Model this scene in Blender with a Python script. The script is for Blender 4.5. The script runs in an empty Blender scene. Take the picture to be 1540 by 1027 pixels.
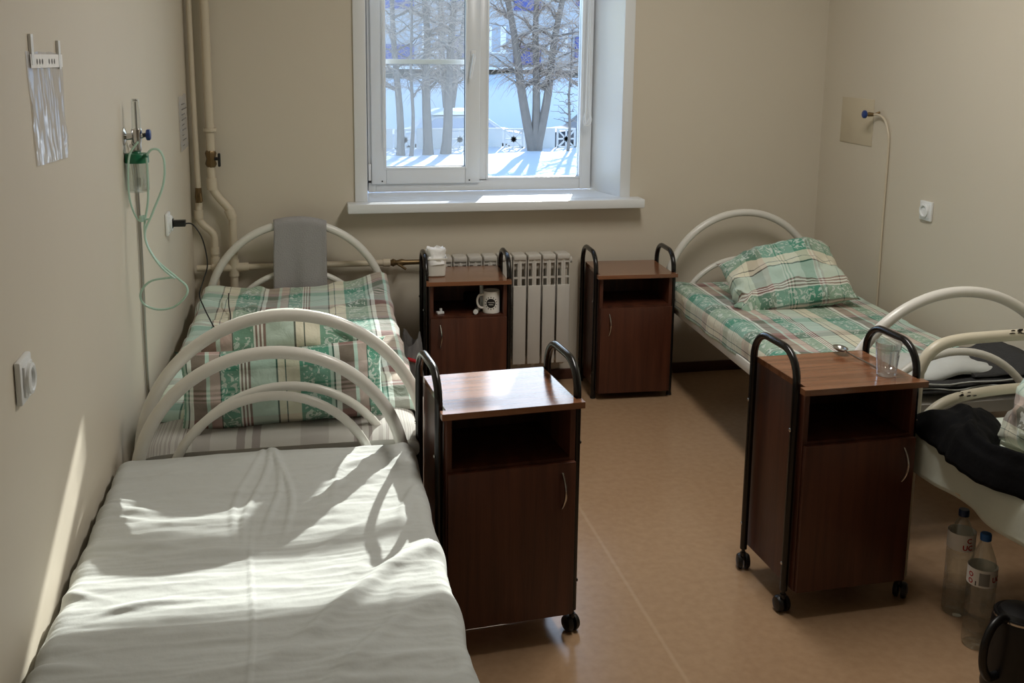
import bpy, bmesh, math, random
from mathutils import Vector, Matrix, noise
random.seed(7)
SC = bpy.context.scene
COL = SC.collection
PI = math.pi

# ------------------------------------------------------------------ helpers
def lin(c):
    c = c / 255.0
    return c / 12.92 if c <= .04045 else ((c + .055) / 1.055) ** 2.4
def rgb(r, g, b): return (lin(r), lin(g), lin(b), 1)
def V(*a): return Vector(a)

class MB:
    def __init__(s):
        s.bm = bmesh.new(); s.uv = s.bm.loops.layers.uv.new('UVMap')
    def box(s, c, d, rz=0, bevel=0, M=None):
        r = bmesh.ops.create_cube(s.bm, size=1)
        vs = r['verts']
        T = Matrix.Translation(Vector(c)) @ Matrix.Rotation(rz, 4, 'Z') @ Matrix.Diagonal((d[0], d[1], d[2], 1))
        if M is not None: T = M @ T
        bmesh.ops.transform(s.bm, matrix=T, verts=vs)
        if bevel:
            es = list({e for v in vs for e in v.link_edges})
            bmesh.ops.bevel(s.bm, geom=es, offset=bevel, segments=2, affect='EDGES', profile=.5)
        return s
    def tube(s, pts, r, seg=10, closed=False, cap=True, flat=1.0):
        pts = [Vector(p) for p in pts]; n = len(pts)
        rs = r if isinstance(r, (list, tuple)) else [r] * n
        rings = []; up = None
        for i, p in enumerate(pts):
            if closed: t = pts[(i + 1) % n] - pts[i - 1]
            else: t = pts[min(i + 1, n - 1)] - pts[max(i - 1, 0)]
            if t.length < 1e-9: t = V(0, 0, 1)
            t.normalize()
            if up is None:
                a = V(0, 0, 1) if abs(t.z) < .9 else V(0, 1, 0)
                up = (a - t * a.dot(t)).normalized()
            else:
                up = up - t * up.dot(t)
                up = up.normalized() if up.length > 1e-6 else t.orthogonal().normalized()
            b = t.cross(up)
            rings.append([s.bm.verts.new(p + (up * math.cos(2 * PI * k / seg) + b * math.sin(2 * PI * k / seg) * flat) * rs[i]) for k in range(seg)])
        m = n if closed else n - 1
        for i in range(m):
            A, B = rings[i], rings[(i + 1) % n]
            for k in range(seg):
                s.bm.faces.new((A[k], A[(k + 1) % seg], B[(k + 1) % seg], B[k]))
        if cap and not closed:
            s.bm.faces.new(rings[0][::-1]); s.bm.faces.new(rings[-1])
        return s
    def lathe(s, prof, seg=24, M=None, facet=None):
        M = M or Matrix()
        rings = []
        for r, z in prof:
            if r < 1e-6: rings.append([s.bm.verts.new(M @ V(0, 0, z))])
            else:
                ring = []
                for k in range(seg):
                    a = 2 * PI * k / seg
                    rr = r * (facet(k, z) if facet else 1)
                    ring.append(s.bm.verts.new(M @ V(rr * math.cos(a), rr * math.sin(a), z)))
                rings.append(ring)
        for A, B in zip(rings[:-1], rings[1:]):
            for k in range(seg):
                k2 = (k + 1) % seg
                if len(A) == 1 and len(B) == 1: continue
                if len(A) == 1: s.bm.faces.new((A[0], B[k2], B[k]))
                elif len(B) == 1: s.bm.faces.new((A[k], A[k2], B[0]))
                else: s.bm.faces.new((A[k], A[k2], B[k2], B[k]))
        return s
    def prism(s, poly, z0, z1, M=None):
        M = M or Matrix()
        a = [s.bm.verts.new(M @ V(x, y, z0)) for x, y in poly]
        b = [s.bm.verts.new(M @ V(x, y, z1)) for x, y in poly]
        s.bm.faces.new(a[::-1]); s.bm.faces.new(b)
        n = len(poly)
        for i in range(n):
            s.bm.faces.new((a[i], a[(i + 1) % n], b[(i + 1) % n], b[i]))
        return s
    def grid(s, fn, nu, nv, uvfn=None, wrapu=False):
        vs = [[s.bm.verts.new(fn(i / nu, j / nv)) for i in range(nu + (0 if wrapu else 1))] for j in range(nv + 1)]
        W = nu if wrapu else nu + 1
        for j in range(nv):
            for i in range(nu):
                i2 = (i + 1) % W
                f = s.bm.faces.new((vs[j][i], vs[j][i2], vs[j + 1][i2], vs[j + 1][i]))
                if uvfn:
                    for l, (a, b) in zip(f.loops, ((i, j), (i + 1, j), (i + 1, j + 1), (i, j + 1))):
                        l[s.uv].uv = uvfn(a / nu, b / nv)
        return vs
    def build(s, name, mat, parent=None, angle=38, recalc=True, loc=None):
        if recalc: bmesh.ops.recalc_face_normals(s.bm, faces=s.bm.faces)
        me = bpy.data.meshes.new(name); s.bm.to_mesh(me); s.bm.free()
        if mat: me.materials.append(mat)
        me.polygons.foreach_set('use_smooth', [True] * len(me.polygons))
        me.set_sharp_from_angle(angle=math.radians(angle))
        o = bpy.data.objects.new(name, me); COL.objects.link(o)
        if parent: o.parent = parent
        if loc: o.location = loc
        return o

def tag(o, label, cat, group=None, kind=None):
    o['label'] = label; o['category'] = cat
    if group: o['group'] = group
    if kind: o['kind'] = kind
    return o
def struct(o): o['kind'] = 'structure'; return o
def thing(name, label, cat, loc=(0, 0, 0), rz=0, group=None):
    o = bpy.data.objects.new(name, None); COL.objects.link(o)
    o.location = loc; o.rotation_euler = (0, 0, rz); o.empty_display_size = .1
    return tag(o, label, cat, group)
def mb(): return MB()
def solid(o, t, off=0):
    m = o.modifiers.new('Solidify', 'SOLIDIFY'); m.thickness = t; m.offset = off; return o

def catmull(P, n=8, closed=False):
    P = [Vector(p) for p in P]; out = []
    N = len(P)
    for i in range(N if closed else N - 1):
        if closed: p0, p1, p2, p3 = P[i - 1], P[i], P[(i + 1) % N], P[(i + 2) % N]
        else: p0, p1, p2, p3 = P[max(i - 1, 0)], P[i], P[i + 1], P[min(i + 2, N - 1)]
        for k in range(n):
            t = k / n
            out.append(.5 * ((2 * p1) + (p2 - p0) * t + (2 * p0 - 5 * p1 + 4 * p2 - p3) * t * t + (3 * p1 - p0 - 3 * p2 + p3) * t ** 3))
    if not closed: out.append(P[-1])
    return out
def ns(x, y, z=0): return noise.noise(V(x, y, z))
def fbm(x, y, z=0, o=4): return noise.fractal(V(x, y, z), .9, 2.1, o)
def sstep(a, b, x):
    t = min(1, max(0, (x - a) / (b - a))); return t * t * (3 - 2 * t)
def gauss(x, s): return math.exp(-(x / s) ** 2)

# ------------------------------------------------------------------ materials
def nmat(name):
    m = bpy.data.materials.new(name); m.use_nodes = True
    nt = m.node_tree; b = nt.nodes['Principled BSDF']
    return m, nt, b
def link(nt, a, b): nt.links.new(a, b)
def simple(name, col, rough=.5, metal=0, bump=0, bscale=60, var=0, vscale=4, spec=.5, coat=0):
    m, nt, b = nmat(name)
    b.inputs['Base Color'].default_value = col; b.inputs['Roughness'].default_value = rough
    b.inputs['Metallic'].default_value = metal; b.inputs['Specular IOR Level'].default_value = spec
    b.inputs['Coat Weight'].default_value = coat
    tc = nt.nodes.new('ShaderNodeTexCoord')
    if bump:
        n = nt.nodes.new('ShaderNodeTexNoise'); n.inputs['Scale'].default_value = bscale; n.inputs['Detail'].default_value = 4
        link(nt, tc.outputs['Object'], n.inputs['Vector'])
        bp = nt.nodes.new('ShaderNodeBump'); bp.inputs['Strength'].default_value = bump; bp.inputs['Distance'].default_value = .01
        link(nt, n.outputs['Fac'], bp.inputs['Height']); link(nt, bp.outputs['Normal'], b.inputs['Normal'])
    if var:
        n = nt.nodes.new('ShaderNodeTexNoise'); n.inputs['Scale'].default_value = vscale; n.inputs['Detail'].default_value = 5
        link(nt, tc.outputs['Object'], n.inputs['Vector'])
        mx = nt.nodes.new('ShaderNodeMix'); mx.data_type = 'RGBA'
        mx.inputs[6].default_value = tuple(c * (1 - var) for c in col[:3]) + (1,)
        mx.inputs[7].default_value = tuple(min(1, c * (1 + var)) for c in col[:3]) + (1,)
        link(nt, n.outputs['Fac'], mx.inputs[0]); link(nt, mx.outputs[2], b.inputs['Base Color'])
    return m

def wood(name, dark, light, rough=.35, scale=(14, 2.2, 2.2), axis='Z'):
    m, nt, b = nmat(name)
    tc = nt.nodes.new('ShaderNodeTexCoord'); mp = nt.nodes.new('ShaderNodeMapping')
    s = {'Z': (16, 16, 1.1), 'X': (1.1, 22, 16)}[axis]
    mp.inputs['Scale'].default_value = s
    link(nt, tc.outputs['Object'], mp.inputs['Vector'])
    n = nt.nodes.new('ShaderNodeTexNoise'); n.inputs['Scale'].default_value = 1.6; n.inputs['Detail'].default_value = 6; n.inputs['Distortion'].default_value = .7
    link(nt, mp.outputs[0], n.inputs['Vector'])
    r = nt.nodes.new('ShaderNodeValToRGB')
    r.color_ramp.elements[0].position = .3; r.color_ramp.elements[0].color = dark
    r.color_ramp.elements[1].position = .72; r.color_ramp.elements[1].color = light
    link(nt, n.outputs['Fac'], r.inputs[0]); link(nt, r.outputs[0], b.inputs['Base Color'])
    n2 = nt.nodes.new('ShaderNodeTexNoise'); n2.inputs['Scale'].default_value = 12; n2.inputs['Detail'].default_value = 3
    link(nt, mp.outputs[0], n2.inputs['Vector'])
    bp = nt.nodes.new('ShaderNodeBump'); bp.inputs['Strength'].default_value = .10; bp.inputs['Distance'].default_value = .004
    link(nt, n2.outputs['Fac'], bp.inputs['Height']); link(nt, bp.outputs['Normal'], b.inputs['Normal'])
    b.inputs['Roughness'].default_value = rough
    return m

def clear(name, tint=(1, 1, 1, 1), gloss=.10, haze=0, hazecol=(.8, .85, .85, 1), rough=.03):
    """see-through sheet or shell: transparent + reflection (+ some diffuse haze)"""
    m = bpy.data.materials.new(name); m.use_nodes = True; nt = m.node_tree; nt.nodes.clear()
    out = nt.nodes.new('ShaderNodeOutputMaterial'); t = nt.nodes.new('ShaderNodeBsdfTransparent'); t.inputs[0].default_value = tint
    g = nt.nodes.new('ShaderNodeBsdfGlossy'); g.inputs['Roughness'].default_value = rough
    fr = nt.nodes.new('ShaderNodeLayerWeight'); fr.inputs[0].default_value = .25
    mu = nt.nodes.new('ShaderNodeMath'); mu.operation = 'MULTIPLY_ADD'; mu.inputs[1].default_value = .6; mu.inputs[2].default_value = gloss * .4
    link(nt, fr.outputs['Facing'], mu.inputs[0])
    po = nt.nodes.new('ShaderNodeMath'); po.operation = 'MULTIPLY'; po.inputs[1].default_value = gloss * 4
    link(nt, mu.outputs[0], po.inputs[0]); po.use_clamp = True
    mx = nt.nodes.new('ShaderNodeMixShader'); link(nt, po.outputs[0], mx.inputs[0]); link(nt, t.outputs[0], mx.inputs[1]); link(nt, g.outputs[0], mx.inputs[2])
    last = mx
    if haze:
        d = nt.nodes.new('ShaderNodeBsdfDiffuse'); d.inputs[0].default_value = hazecol
        tr = nt.nodes.new('ShaderNodeBsdfTranslucent'); tr.inputs[0].default_value = hazecol
        ad = nt.nodes.new('ShaderNodeMixShader'); ad.inputs[0].default_value = .4
        link(nt, d.outputs[0], ad.inputs[1]); link(nt, tr.outputs[0], ad.inputs[2])
        m2 = nt.nodes.new('ShaderNodeMixShader'); m2.inputs[0].default_value = haze
        link(nt, mx.outputs[0], m2.inputs[1]); link(nt, ad.outputs[0], m2.inputs[2]); last = m2
    link(nt, last.outputs[0], out.inputs[0])
    return m

TEAL = rgb(88, 152, 130); MINT = rgb(190, 214, 203); MAUVE = rgb(128, 96, 90); PINK = rgb(190, 164, 158)
CREAM = rgb(226, 222, 200); DKGR = rgb(45, 70, 62); WHITE = rgb(236, 240, 234); GREY = rgb(190, 190, 190)
def ramp(nt, stops):
    r = nt.nodes.new('ShaderNodeValToRGB'); cr = r.color_ramp; cr.interpolation = 'CONSTANT'
    cr.elements[0].position = stops[0][0]; cr.elements[0].color = stops[0][1]
    cr.elements[1].position = stops[1][0]; cr.elements[1].color = stops[1][1]
    for p, c in stops[2:]:
        e = cr.elements.new(p); e.color = c
    return r
def plaid(name, T=.46, swap=False, off=(0, 0), bal=.42):
    m, nt, b = nmat(name)
    uv = nt.nodes.new('ShaderNodeUVMap'); uv.uv_map = 'UVMap'
    mp = nt.nodes.new('ShaderNodeMapping'); mp.inputs['Location'].default_value = (off[0], off[1], 0)
    mp.inputs['Scale'].default_value = (1 / T, 1 / T, 1)
    link(nt, uv.outputs[0], mp.inputs[0])
    # slight waviness so the weave is not ruler straight
    sp = nt.nodes.new('ShaderNodeSeparateXYZ'); link(nt, mp.outputs[0], sp.inputs[0])
    def fr(o):
        f = nt.nodes.new('ShaderNodeMath'); f.operation = 'FRACT'; link(nt, o, f.inputs[0]); return f.outputs[0]
    a, c = fr(sp.outputs[0]), fr(sp.outputs[1])
    if swap: a, c = c, a
    A = ramp(nt, [(0, TEAL), (.20, MINT), (.225, DKGR), (.235, WHITE), (.27, MAUVE), (.375, MINT), (.40, PINK), (.47, DKGR), (.478, TEAL), (.60, WHITE), (.612, MAUVE),
                  (.624, WHITE), (.636, MAUVE), (.648, WHITE), (.66, MAUVE), (.672, MINT), (.84, DKGR), (.852, CREAM), (.90, DKGR), (.91, CREAM)])
    B = ramp(nt, [(0, CREAM), (.09, DKGR), (.097, CREAM), (.14, MAUVE), (.25, PINK), (.30, MINT), (.42, WHITE), (.43, TEAL), (.445, WHITE), (.46, TEAL), (.475, WHITE), (.49, TEAL),
                  (.505, MINT), (.62, TEAL), (.74, WHITE), (.75, PINK), (.77, WHITE), (.79, PINK), (.81, CREAM), (.95, DKGR), (.96, CREAM)])
    link(nt, a, A.inputs[0]); link(nt, c, B.inputs[0])
    mx = nt.nodes.new('ShaderNodeMix'); mx.data_type = 'RGBA'; mx.inputs[0].default_value = bal
    link(nt, A.outputs[0], mx.inputs[6]); link(nt, B.outputs[0], mx.inputs[7])
    # damask flowers where the teal band runs
    mk = ramp(nt, [(0, (0, 0, 0, 1)), (.02, (1, 1, 1, 1)), (.18, (0, 0, 0, 1)), (.48, (1, 1, 1, 1)), (.59, (0, 0, 0, 1))])
    link(nt, a, mk.inputs[0])
    vo = nt.nodes.new('ShaderNodeTexNoise'); vo.inputs['Scale'].default_value = 20; vo.inputs['Detail'].default_value = 2; vo.inputs['Distortion'].default_value = 1.5
    link(nt, mp.outputs[0], vo.inputs['Vector'])
    th = nt.nodes.new('ShaderNodeMath'); th.operation = 'GREATER_THAN'; th.inputs[1].default_value = .56; link(nt, vo.outputs['Fac'], th.inputs[0])
    ml = nt.nodes.new('ShaderNodeMath'); ml.operation = 'MULTIPLY'; link(nt, th.outputs[0], ml.inputs[0]); link(nt, mk.outputs[0], ml.inputs[1])
    ms = nt.nodes.new('ShaderNodeMath'); ms.operation = 'MULTIPLY'; ms.inputs[1].default_value = .55; link(nt, ml.outputs[0], ms.inputs[0])
    m2 = nt.nodes.new('ShaderNodeMix'); m2.data_type = 'RGBA'; m2.inputs[7].default_value = WHITE
    link(nt, ms.outputs[0], m2.inputs[0]); link(nt, mx.outputs[2], m2.inputs[6])
    link(nt, m2.outputs[2], b.inputs['Base Color'])
    b.inputs['Roughness'].default_value = .85; b.inputs['Specular IOR Level'].default_value = .2
    b.inputs['Sheen Weight'].default_value = .15
    tc = nt.nodes.new('ShaderNodeTexCoord'); n = nt.nodes.new('ShaderNodeTexNoise'); n.inputs['Scale'].default_value = 26; n.inputs['Detail'].default_value = 4; n.inputs['Distortion'].default_value = .8
    link(nt, tc.outputs['Object'], n.inputs['Vector'])
    bp = nt.nodes.new('ShaderNodeBump'); bp.inputs['Strength'].default_value = .35; bp.inputs['Distance'].default_value = .012
    link(nt, n.outputs['Fac'], bp.inputs['Height']); link(nt, bp.outputs['Normal'], b.inputs['Normal'])
    return m
def stripes(name, base, line, T=.06, axis=0, rough=.9):
    m, nt, b = nmat(name)
    uv = nt.nodes.new('ShaderNodeUVMap'); uv.uv_map = 'UVMap'; sp = nt.nodes.new('ShaderNodeSeparateXYZ'); link(nt, uv.outputs[0], sp.inputs[0])
    d = nt.nodes.new('ShaderNodeMath'); d.operation = 'DIVIDE'; d.inputs[1].default_value = T; link(nt, sp.outputs[axis], d.inputs[0])
    f = nt.nodes.new('ShaderNodeMath'); f.operation = 'FRACT'; link(nt, d.outputs[0], f.inputs[0])
    mid = tuple((x + y) / 2 for x, y in zip(base, line))
    r = ramp(nt, [(0, base), (.2, line), (.27, base), (.33, line), (.40, base), (.62, mid), (.86, base)]); link(nt, f.outputs[0], r.inputs[0])
    link(nt, r.outputs[0], b.inputs['Base Color']); b.inputs['Roughness'].default_value = rough; b.inputs['Specular IOR Level'].default_value = .2
    return m

WALL = simple('wall paint', rgb(210, 201, 184), .6, bump=.12, bscale=9, var=.025, vscale=2.2)
CEIL = simple('ceiling paint', rgb(235, 233, 226), .8)
PATCH = simple('patch paint', rgb(202, 190, 166), .65, bump=.1, bscale=30)
PLASTIC_W = simple('white plastic', rgb(232, 234, 234), .35)
PVC = simple('window plastic', rgb(230, 233, 235), .3)
PIPE = simple('cream pipe paint', rgb(206, 194, 172), .4, var=.04, vscale=9)
ENAMEL = simple('white enamel', rgb(226, 224, 216), .28, bump=.03, bscale=40, var=.03, vscale=14)
ENAMEL_C = simple('cream enamel', rgb(216, 208, 186), .35, bump=.05, bscale=40, var=.05, vscale=14)
BLACKM = simple('black powder coat', rgb(18, 16, 16), .22)
BLACKP = simple('black plastic', rgb(16, 16, 17), .4)
CHIP = simple('bare steel chip', rgb(40, 34, 30), .7)
CHROME = simple('chrome', rgb(200, 200, 200), .18, metal=1)
STEEL = simple('brushed steel', rgb(170, 168, 162), .3, metal=1)
BRASS = simple('dull brass', rgb(120, 100, 70), .4, metal=.8)
WOOD = wood('cherry laminate', rgb(62, 30, 18), rgb(92, 50, 32), .42)
WOODT = wood('cherry laminate top', rgb(112, 72, 48), rgb(146, 100, 72), .17, axis='X')
WOODT.node_tree.nodes['Principled BSDF'].inputs['Specular IOR Level'].default_value = .5
WOODT.node_tree.nodes['Principled BSDF'].inputs['Coat Weight'].default_value = .3
WOODT.node_tree.nodes['Principled BSDF'].inputs['Coat Roughness'].default_value = .10
SHEET = simple('white cotton sheet', rgb(192, 195, 192), .85, bump=.12, bscale=45, spec=.2)
MATT = simple('grey ticking', rgb(176, 172, 166), .9, bump=.2, bscale=60, spec=.2)
P_BED_L = plaid('plaid bedspread', .46, off=(.15, .1))
P_BED_R = plaid('plaid sheet', .46, off=(.02, .3), bal=.36)
P_PIL_A = plaid('plaid pillowcase', .44, off=(.30, .12), bal=.22)
P_PIL_B = plaid('plaid pillowcase long', .50, off=(.1, .6), bal=.16)
P_PIL_C = plaid('plaid pillowcase green', .48, swap=True, off=(.1, .31), bal=.32)
P_PIL_D = plaid('plaid pillowcase cream', .52, off=(.70, .2), bal=.7)
STRIPE = stripes('striped ticking', rgb(190, 188, 182), rgb(152, 145, 141), .05)
TOWELM = simple('grey terry', rgb(166, 164, 164), .95, bump=.5, bscale=220, spec=.1)
BLANKET = simple('dark grey wool', rgb(62, 62, 62), .95, bump=.4, bscale=120, spec=.1, var=.1, vscale=30)
BLACKC = simple('black cloth', rgb(9, 9, 11), .9, bump=.3, bscale=50, spec=.15)
GLASS = clear('window glass', (.96, .98, .97, 1), .06)
NET = clear('mosquito net', (1, 1, 1, 1), 0.0, haze=.16, hazecol=(.34, .36, .38, 1))
TUMBLER = clear('tumbler glass', (.97, .98, .98, 1), .34, haze=.09, hazecol=(.9, .92, .92, 1))
PET = clear('clear bottle plastic', (.90, .93, .92, 1), .2, haze=.02)
FILM = clear('plastic film', (.92, .92, .93, 1), .34, haze=.46, hazecol=(.95, .95, .97, 1), rough=.12)
ACRYL = clear('clear acrylic', (.94, .96, .95, 1), .24, haze=.04)
TUBEM = simple('green vinyl tube', rgb(188, 222, 207), .25)
GREENC = simple('green plastic', rgb(22, 104, 72), .35)
BLUEK = simple('blue plastic', rgb(28, 58, 120), .3)
BLUECAP = simple('blue cap plastic', rgb(34, 92, 160), .4)
DKCAP = simple('dark blue cap plastic', rgb(26, 46, 84), .4)
PAPER = simple('white paper', rgb(238, 238, 236), .8)
TISSUE = simple('white tissue', rgb(245, 245, 245), .9)
TUBW = simple('white tub plastic', rgb(226, 224, 216), .4)
CERAM = simple('white ceramic', rgb(235, 232, 226), .2)
PRINT = simple('black print', rgb(18, 18, 20), .5)
GREYP = simple('grey label print', rgb(150, 152, 152), .6)
REDP = simple('red print', rgb(180, 30, 40), .6)
BROWNB = simple('brown skirting', rgb(74, 42, 30), .45, var=.1, vscale=12)
BAGM = clear('grey carrier bag', (.8, .8, .8, 1), .15, haze=.7, hazecol=(.45, .45, .46, 1), rough=.25)
SLIDE = simple('grey inner cloth', rgb(120, 120, 122), .9)

# floor: linoleum with welded seams
FLOOR, nt, b = nmat('linoleum')
tc = nt.nodes.new('ShaderNodeTexCoord'); n = nt.nodes.new('ShaderNodeTexNoise'); n.inputs['Scale'].default_value = 35; n.inputs['Detail'].default_value = 6
link(nt, tc.outputs['Object'], n.inputs['Vector'])
r = nt.nodes.new('ShaderNodeValToRGB'); r.color_ramp.elements[0].position = .3; r.color_ramp.elements[0].color = rgb(169, 137, 106); r.color_ramp.elements[1].position = .7; r.color_ramp.elements[1].color = rgb(179, 147, 115)
link(nt, n.outputs['Fac'], r.inputs[0])
sp = nt.nodes.new('ShaderNodeSeparateXYZ'); link(nt, tc.outputs['Object'], sp.inputs[0])
sb = nt.nodes.new('ShaderNodeMath'); sb.operation = 'SUBTRACT'; sb.inputs[1].default_value = 1.012; link(nt, sp.outputs[0], sb.inputs[0])
ab = nt.nodes.new('ShaderNodeMath'); ab.operation = 'ABSOLUTE'; link(nt, sb.outputs[0], ab.inputs[0])
mr = nt.nodes.new('ShaderNodeMapRange'); mr.inputs[1].default_value = .002; mr.inputs[2].default_value = .009; mr.inputs[3].default_value = .22; mr.inputs[4].default_value = 0
link(nt, ab.outputs[0], mr.inputs[0])
mx = nt.nodes.new('ShaderNodeMix'); mx.data_type = 'RGBA'; mx.inputs[7].default_value = rgb(214, 190, 160)
link(nt, mr.outputs[0], mx.inputs[0]); link(nt, r.outputs[0], mx.inputs[6]); link(nt, mx.outputs[2], b.inputs['Base Color'])
n2 = nt.nodes.new('ShaderNodeTexNoise'); n2.inputs['Scale'].default_value = 5; n2.inputs['Detail'].default_value = 4; link(nt, tc.outputs['Object'], n2.inputs['Vector'])
mr2 = nt.nodes.new('ShaderNodeMapRange'); b.inputs['Specular IOR Level'].default_value = .65; mr2.inputs[3].default_value = .16; mr2.inputs[4].default_value = .27; link(nt, n2.outputs['Fac'], mr2.inputs[0]); link(nt, mr2.outputs[0], b.inputs['Roughness'])

# ------------------------------------------------------------------ room shell
BY = 4.983; RX = 2.704; FY = -1.6; CZ = 2.85
def LX(y): return -.47 - .0175 * (4.98 - y)        # the left wall runs a little out of square
WX0, WX1, WZ0, WZ1 = .344, 1.609, .945, 2.16        # window opening on the room side
WT = .36                                            # wall thickness
def quadbox(p, name, mat):  # p: 4 xy corners, full height
    return mb().prism(p, 0, CZ).build(name, mat)
struct(mb().prism([(LX(FY) - .2, FY - .2), (RX + .2, FY - .2), (RX + .2, BY + .01), (LX(BY) - .2, BY + .01)], -.12, 0).build('floor', FLOOR))
struct(mb().prism([(LX(FY) - .2, FY - .2), (RX + .2, FY - .2), (RX + .2, BY + WT), (LX(BY) - .2, BY + WT)], CZ, CZ + .12).build('ceiling', CEIL))
w = mb()
def wb(x0, x1, z0, z1): w.box(((x0 + x1) / 2, BY + WT / 2, (z0 + z1) / 2), (x1 - x0, WT, z1 - z0))
wb(LX(BY) - .2, WX0 - .01, -.1, CZ); wb(WX1 + .01, RX + .2, -.1, CZ); wb(WX0 - .01, WX1 + .01, -.1, WZ0 - .05); wb(WX0 - .01, WX1 + .01, WZ1, CZ)
struct(w.build('wall_back', WALL))
struct(quadbox([(LX(FY) - .2, FY), (LX(FY), FY), (LX(BY), BY), (LX(BY) - .2, BY)], 'wall_left', WALL))
struct(quadbox([(RX, FY), (RX + .2, FY), (RX + .2, BY), (RX, BY)], 'wall_right', WALL))
struct(quadbox([(LX(FY) - .2, FY - .2), (RX + .2, FY - .2), (RX + .2, FY), (LX(FY) - .2, FY)], 'wall_front', WALL))
struct(mb().box(((LX(BY) + RX) / 2, BY - .009, .027), (RX - LX(BY), .018, .054), bevel=.004).build('baseboard_back', BROWNB))
struct(mb().box((RX - .009, (FY + BY) / 2, .027), (.018, BY - FY - .04, .054), bevel=.004).build('baseboard_right', BROWNB))
struct(mb().prism([(LX(FY), FY), (LX(FY) + .018, FY), (LX(BY - .02) + .018, BY - .02), (LX(BY - .02), BY - .02)], 0, .054).build('baseboard_left', BROWNB))

# window ---------------------------------------------------------------
win = bpy.data.objects.new('window_1', None); COL.objects.link(win); struct(win)
FYW = 5.25                       # room face of the frame
def frame_rect(m, x0, x1, z0, z1, wl, wr, wbm, wt, y0, y1, bev=.004):
    m.box(((x0 + x0 + wl) / 2, (y0 + y1) / 2, (z0 + z1) / 2), (wl, y1 - y0, z1 - z0), bevel=bev)
    m.box(((x1 + x1 - wr) / 2, (y0 + y1) / 2, (z0 + z1) / 2), (wr, y1 - y0, z1 - z0), bevel=bev)
    m.box(((x0 + wl + x1 - wr) / 2, (y0 + y1) / 2, z0 + wbm / 2), (x1 - x0 - wl - wr + .002, y1 - y0 - .001, wbm), bevel=bev)
    m.box(((x0 + wl + x1 - wr) / 2, (y0 + y1) / 2, z1 - wt / 2), (x1 - x0 - wl - wr + .002, y1 - y0 - .001, wt), bevel=bev)
m = mb(); frame_rect(m, .367, 1.533,   .95, 2.16, .04, .06, .062, .065, FYW, FYW + .07)
m.box((.953, FYW + .035, 1.47), (.054, .069, .94), bevel=.004)
m.box((.953, FYW + .035, 1.941), (1.10, .060, .014), bevel=.003)  # thin bar above view, mullion cut off here to let the sun through
m.build('frame', PVC, win)
# beads round the fixed pane
m = mb(); frame_rect(m, .972, 1.482, 1.006, 1.94, .012, .012, .012, .012, FYW - .004, FYW + .03, .003); m.build('glazing_bead', PVC, win)
# opening sash
sash = mb(); frame_rect(sash, .383, .936, .992, 1.945, .075, .075, .082, .012, FYW - .018, FYW + .03, .006); sash = sash.build('sash', PVC, win)
m = mb(); frame_rect(m, .446, .872, 1.066, 1.94, .012, .012, .012, .012, FYW - .022, FYW, .003); m.build('glazing_bead', PVC, sash)
m = mb()
for x in (.436, .882): m.lathe([(0, 0), (.004, 0), (.004, .002), (0, .002)], 10, Matrix.Translation((x, FYW - .019, 1.008)) @ Matrix.Rotation(PI / 2, 4, 'X'))
m.build('screw_cap', BLACKP, sash)
# gaskets
m = mb()
frame_rect(m, .454, .864, 1.074, 1.935, .006, .006, .006, .006, FYW + .001, FYW + .012, 0); m.build('gasket', BLACKP, sash)
m = mb(); frame_rect(m, .98, 1.476, 1.014, 1.935, .004, .006, .005, .005, FYW + .02, FYW + .032, 0); m.build('gasket', BLACKP, win)
mb().box((.659, FYW + .012, 1.503), (.40, .006, .865)).build('pane', GLASS, win)
mb().box((1.228, FYW + .035, 1.473), (.50, .006, .93)).build('pane', GLASS, win)
mb().box((.945, FYW + .035, 2.022), (1.08, .006, .16)).build('pane', GLASS, win)  # unseen upper pane without mullion, added so sun falls unbroken on the bed
# insect screen outside the sash, with its cross bar
net = mb().box((.655, FYW + .085, 1.46), (.46, .001, .92)).build('insect_screen', NET, win)
m = mb(); frame_rect(m, .415, .895, .99, 1.945, .018, .018, .018, .018, FYW + .078, FYW + .092, .002); m.box((.655, FYW + .085, 1.605), (.45, .014, .024)); m.build('screen_frame', PVC, net)
# handle
hm = Matrix.Translation((.898, FYW - .02, 1.64)) @ Matrix.Rotation(math.radians(9), 4, 'Y')
m = mb(); m.box((0, -.004, -.005), (.026, .010, .062), bevel=.004, M=Matrix.Translation((.898, FYW - .02, 1.64)))
m.tube([hm @ V(0, -.008, 0), hm @ V(0, -.03, 0), hm @ V(0, -.037, -.012), hm @ V(0, -.037, -.06), hm @ V(0, -.035, -.115)], [.009, .009, .0095, .0085, .0075], 10, flat=.8)
m.build('handle', PLASTIC_W, sash)
m = mb(); m.box((.373, FYW - .018, 1.055), (.014, .018, .085), bevel=.004); m.build('hinge_cover', PLASTIC_W, sash)
mb().lathe([(0, 0), (.007, 0), (.007, .008), (0, .008)], 10, Matrix.Translation((.374, FYW - .016, 1.002))).build('hinge_pin', BLACKP, sash)
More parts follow.
